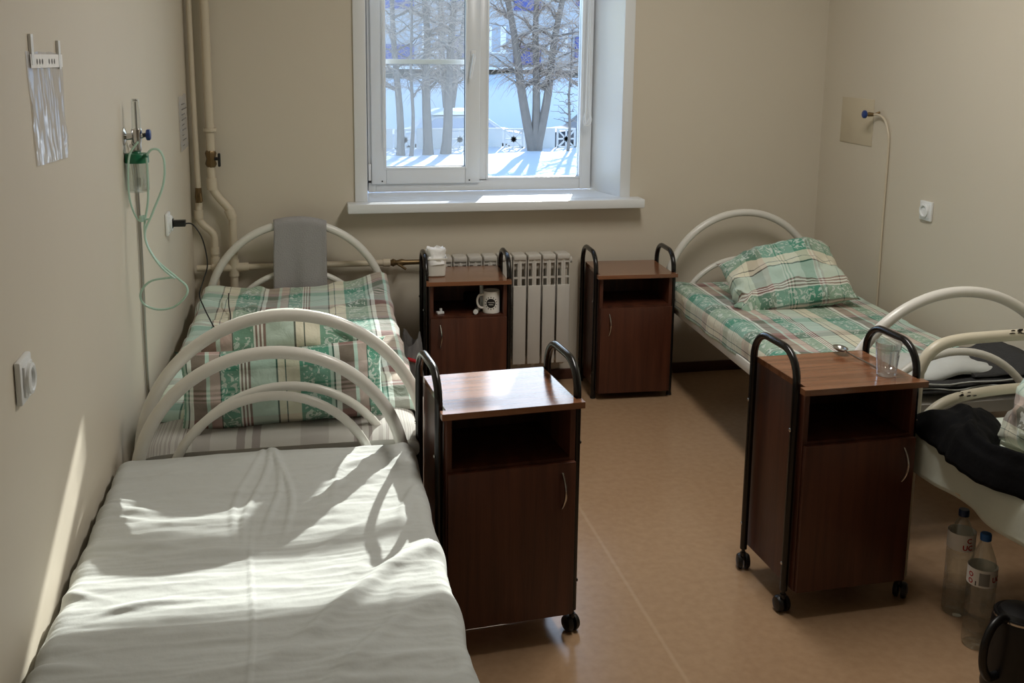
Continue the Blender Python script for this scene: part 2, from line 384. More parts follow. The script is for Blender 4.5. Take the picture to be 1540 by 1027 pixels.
# reveals, casing, sill
m = mb()
m.prism([(WX1, BY - .004), (WX1 + .02, BY - .004), (1.553, FYW + .05), (1.533, FYW + .05)], WZ0 - .005, WZ1)
m.prism([(WX0, BY - .004), (.367, FYW + .05), (.347, FYW + .05), (WX0 - .02, BY - .004)], WZ0 - .005, WZ1)
m.box(((WX0 + WX1) / 2, BY + .15, WZ1 + .005), (WX1 - WX0 + .02, .3, .02))
m.build('reveal', PVC, win)
m = mb()
for x0, x1 in ((.284, WX0), (WX1, 1.663)): m.box(((x0 + x1) / 2, BY - .006, (WZ0 + WZ1) / 2 + .02), (x1 - x0, .012, WZ1 - WZ0 + .06), bevel=.003)
m.box(((WX0 + WX1) / 2, BY - .006, WZ1 + .025), (WX1 - WX0, .012, .05), bevel=.003)
m.build('casing', PVC, win)
sl = mb(); sl.box(((.244 + 1.714) / 2, (4.88 + BY) / 2, .9225), (1.47, BY - 4.88, .045), bevel=.006)
sl.prism([(.344, BY - .002), (1.609, BY - .002), (1.53, FYW + .03), (.367, FYW + .03)], .9, .945)
sl.build('sill', PVC, win)

# blind cords ----------------------------------------------------------
t = thing('blind_cord', 'white looped pull cord hanging at the right side of the window', 'cord', (1.50, 5.19, 1.3), 0, 'pull cords at the window')
pts = [(1.497, 5.19, 2.03), (1.499, 5.19, 1.7), (1.502, 5.19, 1.42), (1.506, 5.185, 1.35), (1.512, 5.18, 1.32), (1.50, 5.175, 1.295), (1.48, 5.175, 1.29), (1.468, 5.178, 1.31), (1.476, 5.182, 1.345), (1.482, 5.185, 1.36), (1.486, 5.19, 1.45), (1.488, 5.19, 2.03)]
o = mb().tube(catmull(pts, 6), .0028, 6).build('cord', PLASTIC_W, t); o.matrix_parent_inverse = Matrix.Translation((-1.50, -5.19, -1.3))
o = mb().tube(catmull([(1.492, 5.188, 1.37), (1.48, 5.18, 1.33), (1.487, 5.178, 1.30), (1.50, 5.178, 1.33)], 6), .004, 6).build('knot', PLASTIC_W, t); o.matrix_parent_inverse = Matrix.Translation((-1.50, -5.19, -1.3))
tag(mb().tube([(.441, 5.215, 2.0), (.442, 5.215, 1.6), (.443, 5.215, 1.18), (.446, 5.215, 1.18), (.447, 5.215, 1.6), (.446, 5.215, 2.0)], .002, 5).build('blind_cord', PLASTIC_W), 'thin white pull cord hanging at the left edge of the window glass', 'cord', 'pull cords at the window')

# ------------------------------------------------------------------ heating pipes, radiator
t = thing('heating_riser', 'thick cream heating riser pipe with a ball valve in the back left corner', 'pipe', (-.374, 4.93, 0), 0, 'heating pipes in the back left corner')
def ch(m, name, mat, par, **k):
    o = m.build(name, mat, par, **k); o.matrix_parent_inverse = Matrix.LocRotScale(par.location, par.rotation_euler, None).inverted(); return o
ch(mb().tube([(-.376, 4.93, CZ), (-.374, 4.93, 1.433), (-.371, 4.93, 1.20)], .020, 14), 'pipe', PIPE, t)
ch(mb().tube(catmull([(-.373, 4.93, 1.13), (-.372, 4.93, 1.07), (-.371, 4.93, 1.03), (-.345, 4.93, .985), (-.308, 4.93, .94), (-.288, 4.93, .905), (-.285, 4.93, .86), (-.286, 4.93, .66), (-.289, 4.93, .40), (-.289, 4.93, .02)], 5), .0185, 14), 'pipe', PIPE, t)
m = mb()
for p0, p1 in (((-.373, 4.93, 1.075), (-.371, 4.93, 1.02)), ((-.300, 4.93, .925), (-.286, 4.93, .885)), ((-.286, 4.93, .69), (-.287, 4.93, .61))): ch(mb().tube([p0, p1], .0235, 14), 'fitting', PIPE, t)
ch(mb().tube([(-.386, 4.93, .651), (-.22, 4.93, .651)], .022, 12), 'fitting', PIPE, t)
m = mb(); m.tube([(-.371, 4.93, 1.305), (-.371, 4.93, 1.29)], .03, 12); m.box((-.371, 4.957, 1.297), (.05, .05, .014)); ch(m, 'bracket', PIPE, t)
m = mb(); m.tube([(-.372, 4.93, 1.205), (-.372, 4.93, 1.19), (-.372, 4.93, 1.165), (-.372, 4.93, 1.14), (-.372, 4.93, 1.125)], [.019, .026, .02, .026, .019], 8); v = ch(m, 'valve_body', BRASS, t)
m = mb(); m.tube([(-.352, 4.92, 1.165), (-.338, 4.915, 1.165)], .008, 8); m.box((-.334, 4.913, 1.16), (.012, .022, .062), bevel=.004)
o = m.build('valve_lever', BLACKP, v)
t = thing('heating_riser', 'thin cream heating pipe with small tap hugging the left wall corner', 'pipe', (-.44, 4.935, 0), 0, 'heating pipes in the back left corner')
ch(mb().tube([(-.448, 4.94, CZ), (-.44, 4.94, 1.433), (-.434, 4.94, 1.02)], .0125, 12), 'pipe', PIPE, t)
ch(mb().tube(catmull([(-.435, 4.94, .96), (-.436, 4.94, .92), (-.437, 4.94, .885), (-.415, 4.94, .852), (-.386, 4.94, .825), (-.371, 4.94, .795), (-.371, 4.94, .72), (-.371, 4.94, .60), (-.371, 4.94, .02)], 5), .0165, 12), 'pipe', PIPE, t)
for x_, za, zb_ in ((-.371, .75, .715), (-.371, .70, .67), (-.437, .925, .885)): ch(mb().tube([(x_, 4.94, za), (x_, 4.94, zb_)], .021, 12), 'fitting', PIPE, t)
m = mb(); m.tube([(-.434, 4.94, 1.03), (-.434, 4.94, .985), (-.434, 4.94, .955)], [.014, .017, .013], 8); m.tube([(-.434, 4.93, .99), (-.424, 4.905, .996)], .006, 8); m.tube([(-.424, 4.905, 1.008), (-.420, 4.90, .97)], .008, 8); ch(m, 'tap', BRASS, t)
t = thing('heating_pipe', 'cream horizontal heating pipe running along the back wall to the radiator', 'pipe', (-.1, 4.93, .651))
ch(mb().tube([(-.455, 4.935, .651), (-.386, 4.935, .651)], .015, 12), 'pipe', PIPE, t)
ch(mb().tube([(-.22, 4.93, .651), (.42, 4.93, .651)], .015, 12), 'pipe', PIPE, t)
ch(mb().tube([(.41, 4.93, .651), (.445, 4.93, .651)], .0195, 12), 'fitting', PIPE, t)
m = mb(); m.tube([(.443, 4.93, .65), (.46, 4.93, .65), (.475, 4.93, .65), (.50, 4.93, .65), (.52, 4.93, .65), (.60, 4.93, .65), (.665, 4.93, .65)], [.012, .02, .012, .018, .013, .012, .014], 10)
m.tube([(.497, 4.925, .645), (.500, 4.905, .635)], .006, 8); m.tube([(.480, 4.90, .648), (.518, 4.90, .622)], .006, 8); ch(m, 'valve', BRASS, t)

rad = thing('radiator', 'grey aluminium sectional radiator on the wall below the window', 'radiator', (.99, 4.88, .12))
ALU = simple('radiator enamel', rgb(206, 202, 194), .4)
p = .0735; x0 = 1.325 - 9 * p
for k in range(9):
    xc = x0 + (k + .5) * p
    m = mb()
    m.box((xc, 4.835, .335), (p - .009, .012, .40), bevel=.004)             # flat front plate
    m.box((xc, 4.88, .39), (.022, .085, .53), bevel=.004)                   # core
    m.box((xc, 4.925, .39), (p - .012, .010, .52))
    m.box((xc, 4.876, .675), (p - .007, .092, .026), bevel=.007)            # top
    m.box((xc, 4.845, .60), (.008, .020, .14))                              # upper fin
    for dx in (-1, 1): m.box((xc + dx * (p / 2 - .006), 4.855, .60), (.004, .04, .14))
    m.box((xc, 4.846, .572), (p - .012, .014, .008))
    m.box((xc, 4.86, .655), (p - .010, .04, .02))
    m.tube([(xc - p / 2 + .0005, 4.88, .625), (xc + p / 2 - .0005, 4.88, .625)], .022, 10); m.tube([(xc - p / 2 + .0005, 4.88, .155), (xc + p / 2 - .0005, 4.88, .155)], .022, 10)
    ch(m, 'section', ALU, rad)
for z in (.65, .16): ch(mb().tube([(1.325, 4.88, z), (1.34, 4.88, z)], [.022, .016], 10), 'end_plug', ALU, rad)
for x in (.80, 1.18): ch(mb().box((x, 4.955, .62), (.03, .057, .02)), 'wall_bracket', ALU, rad)

# ------------------------------------------------------------------ nightstands
def nightstand(label, loc, rz, W, D, H, castors=True, hinge='L', group='brown wooden nightstands with black side hoops'):
    t = thing('nightstand', label, 'nightstand', loc, rz, group)
    hw, hd = W / 2, D / 2
    bw = hw - .017                              # half width of the carcass
    zb = .085 if castors else .035
    th = .016
    # top with notches for the side hoops
    poly = [(-hw, -hd), (hw, -hd), (hw, -hd + .03), (bw, -hd + .03), (bw, hd), (-bw, hd), (-bw, -hd + .03), (-hw, -hd + .03)]
    mb().prism(poly, H - .018, H).build('top_panel', WOODT, t)
    fy = -hd + .028                              # front of the carcass
    for s in (-1, 1):
        mb().box((s * (bw - th / 2), (fy + hd) / 2, (zb + H - .018) / 2), (th, hd - fy, H - .018 - zb), bevel=.001).build('side_panel', WOOD, t)
    mb().box((0, hd - .006, (zb + H - .018) / 2), (2 * bw - 2 * th, .006, H - .02 - zb)).build('back_panel', WOOD, t)
    zd = H - .27 * (H - zb)                      # top of the door
    mb().box((0, (fy + hd - .01) / 2, zd - .004), (2 * bw - 2 * th, hd - fy - .012, th)).build('shelf', WOOD, t)
    mb().box((0, (fy + hd - .01) / 2, zb + th / 2), (2 * bw - 2 * th, hd - fy - .012, th)).build('bottom_panel', WOOD, t)
    d = mb().box((0, fy - .0095, (zd - .002 + zb) / 2), (2 * bw - .004, .016, zd - zb - .006), bevel=.0015).build('door', WOOD, t)
    hx = -bw + .045 if hinge == 'R' else bw - .042   # handle sits on the free side
    hz = zd - .085
    m = mb(); pts = []
    for k in range(13):
        a = k / 12; pts.append(V(hx + .004 * math.sin(a * PI), fy - .018 - .020 * math.sin(a * PI) ** .8, hz + .052 - .104 * a))
    m.tube(pts, [.0055 - .001 * abs(k - 6) / 6 for k in range(13)], 8, flat=.75)
    m.build('handle', CHROME, d)
    hr = .0115; xh = hw - .003; yf = -hd + .058; yb = hd - .004; ht = H + .092
    leg0 = .075 if castors else .004
    for s in (-1, 1):
        pts = [(s * xh, yb, leg0), (s * xh, yb, H - .1)]
        cy, rr = (yf + yb) / 2, (yb - yf) / 2
        rb = min(.085, rr)
        pts += [(s * xh, yb, ht - rb)]
        for k in range(1, 9):
            a = k / 8 * PI / 2; pts.append((s * xh, yb - rb + rb * math.cos(a), ht - rb + rb * math.sin(a)))
        for k in range(0, 9):
            a = PI / 2 + k / 8 * PI / 2; pts.append((s * xh, yf + rb + rb * math.cos(a), ht - rb + rb * math.sin(a)))
        pts += [(s * xh, yf, H - .1), (s * xh, yf, leg0)]
        h = mb().tube(pts, hr, 12).build('hoop_frame', BLACKM, t)
        for y in (yf, yb):
            for z in (H - .14, zb + .08):
                mb().lathe([(0, 0), (.004, 0), (.0055, .002), (.004, .004), (0, .005)], 8, Matrix.Translation((s * (xh + hr - .001), y, z)) @ Matrix.Rotation(s * PI / 2, 4, 'Y')).build('bolt', CHROME, h)
        if castors:
            for y in (yf, yb):
                ang = random.uniform(-.9, .9)
                M = Matrix.Translation((s * xh, y, 0)) @ Matrix.Rotation(ang, 4, 'Z')
                m = mb(); m.tube([M @ V(0, 0, .078), M @ V(0, 0, .048)], .006, 8); m.tube([M @ V(0, 0, .062), M @ V(0, 0, .056)], .010, 10)
                m.tube([M @ V(0, 0, .050), M @ V(.004, .010, .046), M @ V(.012, .012, .027)], [.008, .008, .006], 8)
                c = m.build('castor', BLACKP, t)
                for q in (-1, 1):
                    Mw = M @ Matrix.Translation((q * .0035 + .004, .012, .0255)) @ Matrix.Rotation(q * PI / 2, 4, 'Y')
                    mb().lathe([(0, .0), (.020, 0), (.0255, .002), (.0255, .009), (.021, .016), (.010, .0185), (0, .019)], 18, Mw).build('wheel', BLACKP, c)
        else:
            for y in (yf, yb): mb().tube([(s * xh, y, 0), (s * xh, y, .012)], .0135, 10).build('foot_cap', BLACKP, t)
    return t
N1 = nightstand('brown wooden nightstand beside the white sheeted bed, sunlit glossy top, black side hoops', (.558, 2.785, 0), math.radians(4.42), .405, .333, .7287, True, 'L')
N3 = nightstand('brown wooden nightstand on black castors carrying a drinking glass and spoon', (1.622, 2.791, 0), math.radians(1.81), .405, .333, .7287, True, 'L')
N4 = nightstand('brown wooden nightstand with an empty shelf and bare top by the back wall', (1.600, 4.762, 0), math.radians(-2.17), .393, .333, .625, False, 'R')
N2 = nightstand('brown wooden nightstand in front of the radiator with a mug in its shelf', (.761, 4.615, 0), math.radians(-2.5), .383, .324, .655, False, 'R')
# (positions of the four are measured from the photograph's perspective)

# things on / in the nightstands
def at(root, p): return Matrix.LocRotScale(root.location, root.rotation_euler, None) @ Vector(p)
# faceted tumbler
gl = at(N3, (.112, -.085, 0)); gx, gy = gl.x, gl.y
t = thing('drinking_glass', 'clear faceted drinking glass on the nightstand near the right wall', 'glass', (gx, gy, .7295))
fac = lambda k, z: (1.0 if (z > .084 or z < .012) else (1.0 if k % 2 == 0 else .955))
prof_o = [(0, 0), (.026, 0), (.0285, .003), (.0295, .013), (.036, .082), (.0375, .087), (.039, .104)]
prof_i = [(.0367, .104), (.0345, .082), (.0275, .018), (.022, .014), (0, .014)]
ch(mb().lathe(prof_o + prof_i, 32, Matrix.Translation((gx, gy, .7295)), fac), 'tumbler', TUMBLER, t, angle=12)
# spoon
sp_ = [at(N3, (.115, -.045, .7335)), at(N3, (.108, .03, .737)), at(N3, (.100, .085, .741)), at(N3, (.098, .115, .744))]
t = thing('spoon', 'steel tablespoon lying beside the glass on the nightstand', 'spoon', sp_[0])
ch(mb().tube(catmull(sp_, 8), [.0042 - .0016 * min(1, k / 18) for k in range(25)], 8, flat=.45), 'handle', STEEL, t)
def bowl(u, v):
    a = 2 * PI * u; r = v
    x = .021 * r * math.cos(a); y = .033 * r * math.sin(a) * (1 - .12 * math.sin(a))
    return at(N3, (.093 + x, .145 + y, .7335 + .013 * r * r + .004))
m = mb(); m.grid(bowl, 24, 6, wrapu=True); solid(ch(m, 'bowl', STEEL, t), .0015)

# tub with tissues on N2
c = V(.622, 4.605, .656)
t = thing('storage_tub', 'white plastic tub stuffed with tissue on the nightstand by the radiator', 'tub', c)
def sq(r, n=4.5, seg=28): return [(r * math.copysign(abs(math.cos(2 * PI * k / seg)) ** (2 / n), math.cos(2 * PI * k / seg)), r * math.copysign(abs(math.sin(2 * PI * k / seg)) ** (2 / n), math.sin(2 * PI * k / seg))) for k in range(seg)]
m = mb(); rings = []
for r_, z in ((.0, 0), (.038, 0), (.042, .004), (.0475, .078), (.0505, .080), (.0505, .086), (.047, .086), (.046, .06)):
    if r_ == 0: rings.append([m.bm.verts.new(c)])
    else: rings.append([m.bm.verts.new(c + V(x, y, z)) for x, y in sq(r_)])
for A, B in zip(rings[:-1], rings[1:]):
    for k in range(28):
        k2 = (k + 1) % 28
        m.bm.faces.new((A[0], B[k2], B[k]) if len(A) == 1 else (A[k], A[k2], B[k2], B[k]))
ch(m, 'tub', TUBW, t)
t2 = mb()
def tis(u, v):
    a = 2 * PI * u; s_ = v
    r_ = .043 * math.sin(min(1, s_ * 2.6) * PI / 2) ** .8 if s_ < .6 else .043 + .004 * (s_ - .6)
    n_ = fbm(math.cos(a) * 1.5, math.sin(a) * 1.5, s_ * 3) * .012
    pw = lambda q: math.copysign(abs(q) ** .6, q)
    return c + V((r_ + n_) * pw(math.cos(a)), (r_ + n_) * pw(math.sin(a)), .128 - (.004 + .075 * max(0, s_ - .34) / .66) + n_ * 1.2 + .010 * math.cos(a + .8) * (1 - s_))
t2.grid(tis, 36, 14, wrapu=True)
tag(t2.build('tissue_wad', TISSUE), 'crumpled white tissue stuffed in the tub on the nightstand', 'tissue')

# mug with round emblem in the shelf of N2
mz = .655 - .27 * (.655 - .035) - .004 + .008
mc = at(N2, (.110, -.085, mz)); mc.z = mz
t = thing('mug', 'white ceramic mug with a round black emblem in the nightstand shelf', 'mug', mc)
MM = Matrix.Translation(mc)
ch(mb().lathe([(0, 0), (.036, 0), (.039, .003), (.039, .1), (.0375, .103), (.0355, .1), (.0355, .01), (0, .008)], 32, MM), 'cup', CERAM, t)
hp = [MM @ V(-.037, -.006, .085), MM @ V(-.056, -.008, .084), MM @ V(-.066, -.009, .065), MM @ V(-.064, -.009, .042), MM @ V(-.052, -.008, .026), MM @ V(-.037, -.006, .024)]
ch(mb().tube(catmull(hp, 6), .0052, 10), 'handle', CERAM, t)
def onmug(x, z, r=.0394):   # flat emblem coordinates wrapped round the mug
    a = -PI / 2 - .22 + x / r
    return MM @ V(r * math.cos(a), r * math.sin(a), .05 + z)
m = mb(); cv = m.bm.verts.new(onmug(0, 0, .0397))
ring = [m.bm.verts.new(onmug(.0215 * math.cos(2 * PI * k / 32), .0215 * math.sin(2 * PI * k / 32), .0397)) for k in range(32)]
rin = [m.bm.verts.new(onmug(.011 * math.cos(2 * PI * k / 32), .011 * math.sin(2 * PI * k / 32), .0397)) for k in range(32)]
for k in range(32):
    m.bm.faces.new((ring[k], ring[(k + 1) % 32], rin[(k + 1) % 32], rin[k])); m.bm.faces.new((rin[k], rin[(k + 1) % 32], cv))
for k in range(14):
    a = 2 * PI * (k + .5) / 14
    q = [(.0255, -.09), (.0305, -.07), (.0305, .07), (.0255, .09)]
    m.bm.faces.new([m.bm.verts.new(onmug(r_ * math.cos(a + d), r_ * math.sin(a + d), .0397)) for r_, d in q])
em = ch(m, 'emblem', PRINT, t)
m = mb()
for (x0_, x1_, z_) in ((-.015, .015, .004), (-.010, .011, -.006)):
    pts = [onmug(x0_ + (x1_ - x0_) * k / 20, z_ + .0022 * math.sin(k * 1.9), .0402) for k in range(21)]
    m.tube(pts, .0008, 5)
o = m.build('emblem_script', CERAM, em)
# small things beside the mug
q = at(N2, (.040, -.105, mz + .014)); q.z = mz + .0135
t = thing('pill_tube', 'small silver tube lying in the nightstand shelf left of the mug', 'tube', q)
d = V(.35, .93, 0).normalized()
ch(mb().tube([q - d * .018, q - d * .012, q + d * .03], [.0125, .013, .013], 14), 'tube', STEEL, t)
ch(mb().tube([q - d * .026, q - d * .018], .0105, 14), 'cap', PLASTIC_W, t)
q = at(N2, (-.125, -.09, mz)); q.z = mz
tag(mb().box((q.x, q.y, mz + .006), (.034, .022, .012), .3, .003).box((q.x + .004, q.y + .004, mz + .018), (.012, .010, .014), .5, .003).build('blister_pack', PLASTIC_W), 'tiny white medicine pack at the left end of the nightstand shelf', 'medicine')
q = at(N2, (.055, .06, mz)); q.z = mz
tag(mb().box((q.x, q.y, mz + .03), (.10, .06, .06), .1, .006).build('dark_pouch', BLACKC), 'black pouch at the back of the nightstand shelf behind the mug', 'pouch')
q = at(N2, (.075, -.01, mz))
tag(mb().box((q.x, q.y, mz + .085), (.016, .012, .05), .1, .003).box((q.x, q.y, mz + .03), (.016, .012, .06), .1, .001).build('medicine_box', PAPER), 'narrow white carton standing behind the mug in the shelf', 'carton')

# ------------------------------------------------------------------ beds
def arch_pts(cx, y, r, z0, z_leg=.012, n=40, wob=0):
    pts = [(cx - r, y, z_leg), (cx - r, y, z_leg + (z0 - z_leg) * .5), (cx - r, y, z0 - .02)]
    for k in range(n + 1):
        a = PI - PI * k / n; pts.append((cx + r * math.cos(a), y, z0 + r * math.sin(a)))
    pts += [(cx + r, y, z0 - .02), (cx + r, y, z_leg + (z0 - z_leg) * .5), (cx + r, y, z_leg)]
    return pts
def bed(label, ends, mat, rail_z=.425, group='white tubular hospital beds'):
    """ends: [(cx, y, outer r, z0, inner top)] head and foot"""
    (c0, y0, r0, z0, i0), (c1, y1, r1, z1, i1) = ends
    t = thing('hospital_bed', label, 'bed', ((c0 + c1) / 2, (y0 + y1) / 2, 0), 0, group)
    R = .0185
    for cx, y, r_, zc, it in ends:
        a = ch(mb().tube(arch_pts(cx, y, r_ - R, zc), R, 14), 'end_arch', mat, t)
        # lower inner arch springs from the cross bar
        zb = rail_z - .0
        wi = .74 * r_; hi = it - zb
        rr = (wi * wi + hi * hi) / (2 * hi); th = math.asin(min(1, wi / rr))
        pts = [(cx + rr * math.sin(-th + 2 * th * k / 28), y, it - rr + rr * math.cos(-th + 2 * th * k / 28)) for k in range(29)]
        o = mb().tube(pts, .0135, 12).build('inner_arch', mat, t); o.matrix_parent_inverse = Matrix.Translation(t.location).inverted()
        ch(mb().tube([(cx - r_ + .03, y, rail_z), (cx + r_ - .03, y, rail_z)], .014, 10), 'cross_bar', mat, t)
        for s in (-1, 1): ch(mb().tube([(cx + s * (r_ - R), y, 0), (cx + s * (r_ - R), y, .03)], .0225, 12), 'foot_cap', BLACKP, t)
    for s in (-1, 1):
        a = V(c0 + s * (r0 - .032), y0, rail_z); b_ = V(c1 + s * (r1 - .032), y1, rail_z)
        d_ = b_ - a; ang = math.atan2(d_.y, d_.x); md = (a + b_) / 2
        ch(mb().box(md, (d_.length, .028, .046), ang, .003), 'side_rail', mat, t)
    m = mb()
    for k in range(1, 12):
        f = k / 12; cx = c0 + (c1 - c0) * f; y = y0 + (y1 - y0) * f; r_ = r0 + (r1 - r0) * f
        m.box((cx, y, rail_z + .005), (2 * r_ - .09, .05, .006))
    ch(m, 'slats', mat, t)
    return t
bedLF = bed('white tubular hospital bed in the back left corner with a towel on its arch', [(.005, 4.84, .423, .467, .645), (-.041, 3.0, .432, .502, .70)], ENAMEL, .44)
bedLN = bed('white tubular hospital bed with plain white sheet in the left foreground', [(-.078, 2.89, .394, .462, .71), (-.105, 1.0, .40, .47, .70)], ENAMEL, .43)
bedRF = bed('white tubular hospital bed with plaid sheet in the back right corner', [(2.235, 4.85, .427, .463, .635), (2.165, 2.98, .449, .476, .70)], ENAMEL, .425)

def mattress(name, label, cx0, y0, cx1, y1, hw, zt, zb, mat, uvs=1, crown=.012):
    """rounded slab between two end points, oriented along y"""
    m = mb(); n = 40; seg = 48
    def fn(u, v):
        cx = cx0 + (cx1 - cx0) * v; y = y0 + (y1 - y0) * v
        a = 2 * PI * u
        h = (zt - zb) / 2
        e = .55; pw = lambda q, p: math.copysign(abs(q) ** p, q)
        ev = 1 - .0 * v
        endr = min(1, math.sin(PI * min(max(v, .0001), .9999)) * 9) ** .35
        return V(cx + hw * pw(math.cos(a), .22) * (.985 + .015 * endr), y, (zt + zb) / 2 + h * pw(math.sin(a), e) * (.6 + .4 * endr))
    vs = m.grid(fn, seg, n, lambda u, v: (u * 1.8, v * 2), wrapu=True)
    m.bm.faces.new(vs[0][::-1]); m.bm.faces.new(vs[-1])
    return tag(m.build(name, mat, angle=60), label, 'mattress', 'mattresses on the tubular beds')
mattress('mattress', 'grey striped mattress under the plaid cover of the back left bed', .0, 4.79, -.048, 2.912, .398, .566, .462, STRIPE)
mattress('mattress', 'mattress under the white sheet of the left foreground bed', -.088, 2.84, -.105, 1.03, .375, .535, .458, MATT)
mattress('mattress', 'grey quilted mattress with plaid sheet on the back right bed', 2.235, 4.80, 2.165, 3.015, .405, .515, .452, MATT)

def creases(seed, n, box, amp, lr, wr, dirr):
    """random soft fold lines: list of (x, y, angle, half length, width, height)"""
    rnd = random.Random(seed); L = []
    for _ in range(n):
        L.append((rnd.uniform(box[0], box[1]), rnd.uniform(box[2], box[3]), rnd.gauss(*dirr), rnd.uniform(*lr), rnd.uniform(*wr), rnd.uniform(*amp)))
    return L
def crease_h(L, x, y):
    h = 0
    for cx, cy, a, l, wd, am in L:
        dx, dy = x - cx, y - cy
        if abs(dx) > l * 2 + .05 and abs(dy) > l * 2 + .05: continue
        c_, s_ = math.cos(a), math.sin(a)
        p = dx * c_ + dy * s_; q = -dx * s_ + dy * c_
        q += .25 * p * p / max(l, .05) * (1 if am > 0 else -1) * .5
        if abs(p) < l * 1.8 and abs(q) < wd * 3: h += am * gauss(p, l) * gauss(q, wd)
    return h

def bedsheet(name, label, cat, mat, cfn, hw, y0, y1, zt, drop, hf, nu=130, nv=200, side=.035, endr=.05, uvo=(0, 0), endbig=0):
    """draped cover. u runs across (with the hanging sides), v along y from y0 (near) to y1 (far)"""
    W = 2 * hw + 2 * drop
    m = mb()
    def fn(u, v):
        s = (u - .5) * W                          # arc length across
        y = y0 + (y1 - y0) * v
        if abs(s) <= hw - side: x = s; z = zt
        else:
            d = abs(s) - (hw - side); q = side * PI / 2
            if d < q: a = d / side; x = (hw - side + side * math.sin(a)); z = zt - side * (1 - math.cos(a))
            else: x = hw; z = zt - side - (d - q)
            x = math.copysign(x, s)
        f = 1 if abs(s) < hw else max(0, 1 - (abs(s) - hw) / drop)
        h = hf(x, y, s, f)
        if abs(s) > hw: x += math.copysign(1, s) * (.006 * math.sin(y * 23 + 1.3 * s) + .010 * ns(y * 7, s * 5, 3.1)) * (1 - f * .5)
        for ye, sg in ((y0, -1), (y1, 1)):
            de = (y - ye) * -sg
            if de < endr: z -= (1 - math.sqrt(max(0, 1 - (1 - de / endr) ** 2))) * endr * (1 if sg > 0 else endbig)
        return V(cfn(y) + x, y, z + h)
    m.grid(fn, nu, nv, lambda u, v: (u * W + uvo[0], v * (y1 - y0) + uvo[1]))
    o = m.build(name, mat, angle=180, recalc=False)
    solid(o, .004, 1)
    return tag(o, label, cat, 'sheets on the beds' if name == 'bed_sheet' else None)

# plain white sheet, left foreground
CR = creases(3, 46, (-.5, .3, 1.25, 2.6), (-.0035, .006), (.08, .28), (.012, .026), (0.05, .16)) \
   + creases(4, 26, (-.52, -.30, 1.3, 2.65), (.003, .008), (.05, .12), (.008, .016), (-.15, .2)) \
   + creases(5, 24, (.08, .33, 1.3, 2.8), (.002, .007), (.06, .16), (.010, .02), (.9, .35)) \
   + creases(6, 12, (-.4, .25, 2.45, 2.8), (.001, .004), (.06, .14), (.012, .025), (.3, .5))
def h_sheet(x, y, s, f):
    X = x - .095
    h = .006 * fbm(X * 2.2, y * 2.0, 1.3, 3) + .0018 * fbm(X * 9, y * 16, 4.7, 3)
    h += .018 * sstep(2.45, 2.85, y) * .5
    h -= .014 * gauss(X + .06, .22) * gauss(y - 2.25, .30)                       # hollow in the middle
    h += crease_h(CR, X, y)
    for dx, am in ((-.135, .004), (-.112, .006), (-.083, .005), (-.060, .006)):                 # bunched pleats at the head
        xx = dx + .02 * math.sin(y * 9 + dx * 40) + .05 * (2.8 - y) * (dx + .085) / .04
        h += am * gauss(X - xx, .007) * sstep(2.28, 2.5, y)
    h += .0025 * gauss(X + .112 + .012 * math.sin(y * 6), .004) * sstep(2.5, 2.2, y)
    h += .0016 * (1 - abs(ns(X * 2.6 + 3, y * 21, 2.2))) ** 6 + .0012 * (1 - abs(ns(X * 4 + 7, y * 34, 5.2))) ** 6 # ironed fold line down the middle
    # big diagonal ridge sweeping to the right edge
    yd = 1.78 + .42 * sstep(-.15, .30, X) * 1.0
    h += .016 * gauss(y - yd, .035) * sstep(-.2, .1, X)
    h += .010 * gauss(y - (yd - .22), .03) * sstep(-.1, .15, X)
    if f < 1: h *= .35
    # gathers along the left edge
    if x < -.30: h += .004 * math.sin(y * 62 + 3 * ns(y * 3, 0)) * sstep(-.30, -.42, x)
    return h
bedsheet('bed_sheet', 'plain white cotton sheet in sun and shade on the left foreground bed', 'sheet', SHEET, lambda y: -.087 - .008 * (2.83 - y) / .9, .405, 1.02, 2.868, .556, .10, h_sheet, 220, 460, endbig=.8)

# plaid cover, back left bed
CL = creases(11, 40, (-.42, .42, 3.4, 4.75), (.004, .016), (.06, .2), (.012, .03), (.2, .9))
def h_cover(x, y, s, f):
    h = .014 * fbm(x * 3, y * 3, 8.1, 4) + crease_h(CL, x, y)
    h += .05 * sstep(4.4, 4.74, y) * (.1 + .9 * (abs(x) / .4) ** 1.5) * (1 if x > 0 else .55)      # rolled up at the far end
    h += .02 * gauss(x - .36, .07) * sstep(3.9, 4.7, y)
    h += .03 * gauss(y - 3.30, .10) * sstep(.12, .34, x)
    if f < 1: h = h * .5 + .01 * math.sin(y * 30)
    return h
bedsheet('bedspread', 'crumpled green plaid cover on the back left bed', 'bedspread', P_BED_L, lambda y: -.02 + .026 * (y - 3.9), .412, 3.14, 4.80, .578, .13, h_cover, 90, 150, uvo=(.1, .2), endbig=.4)

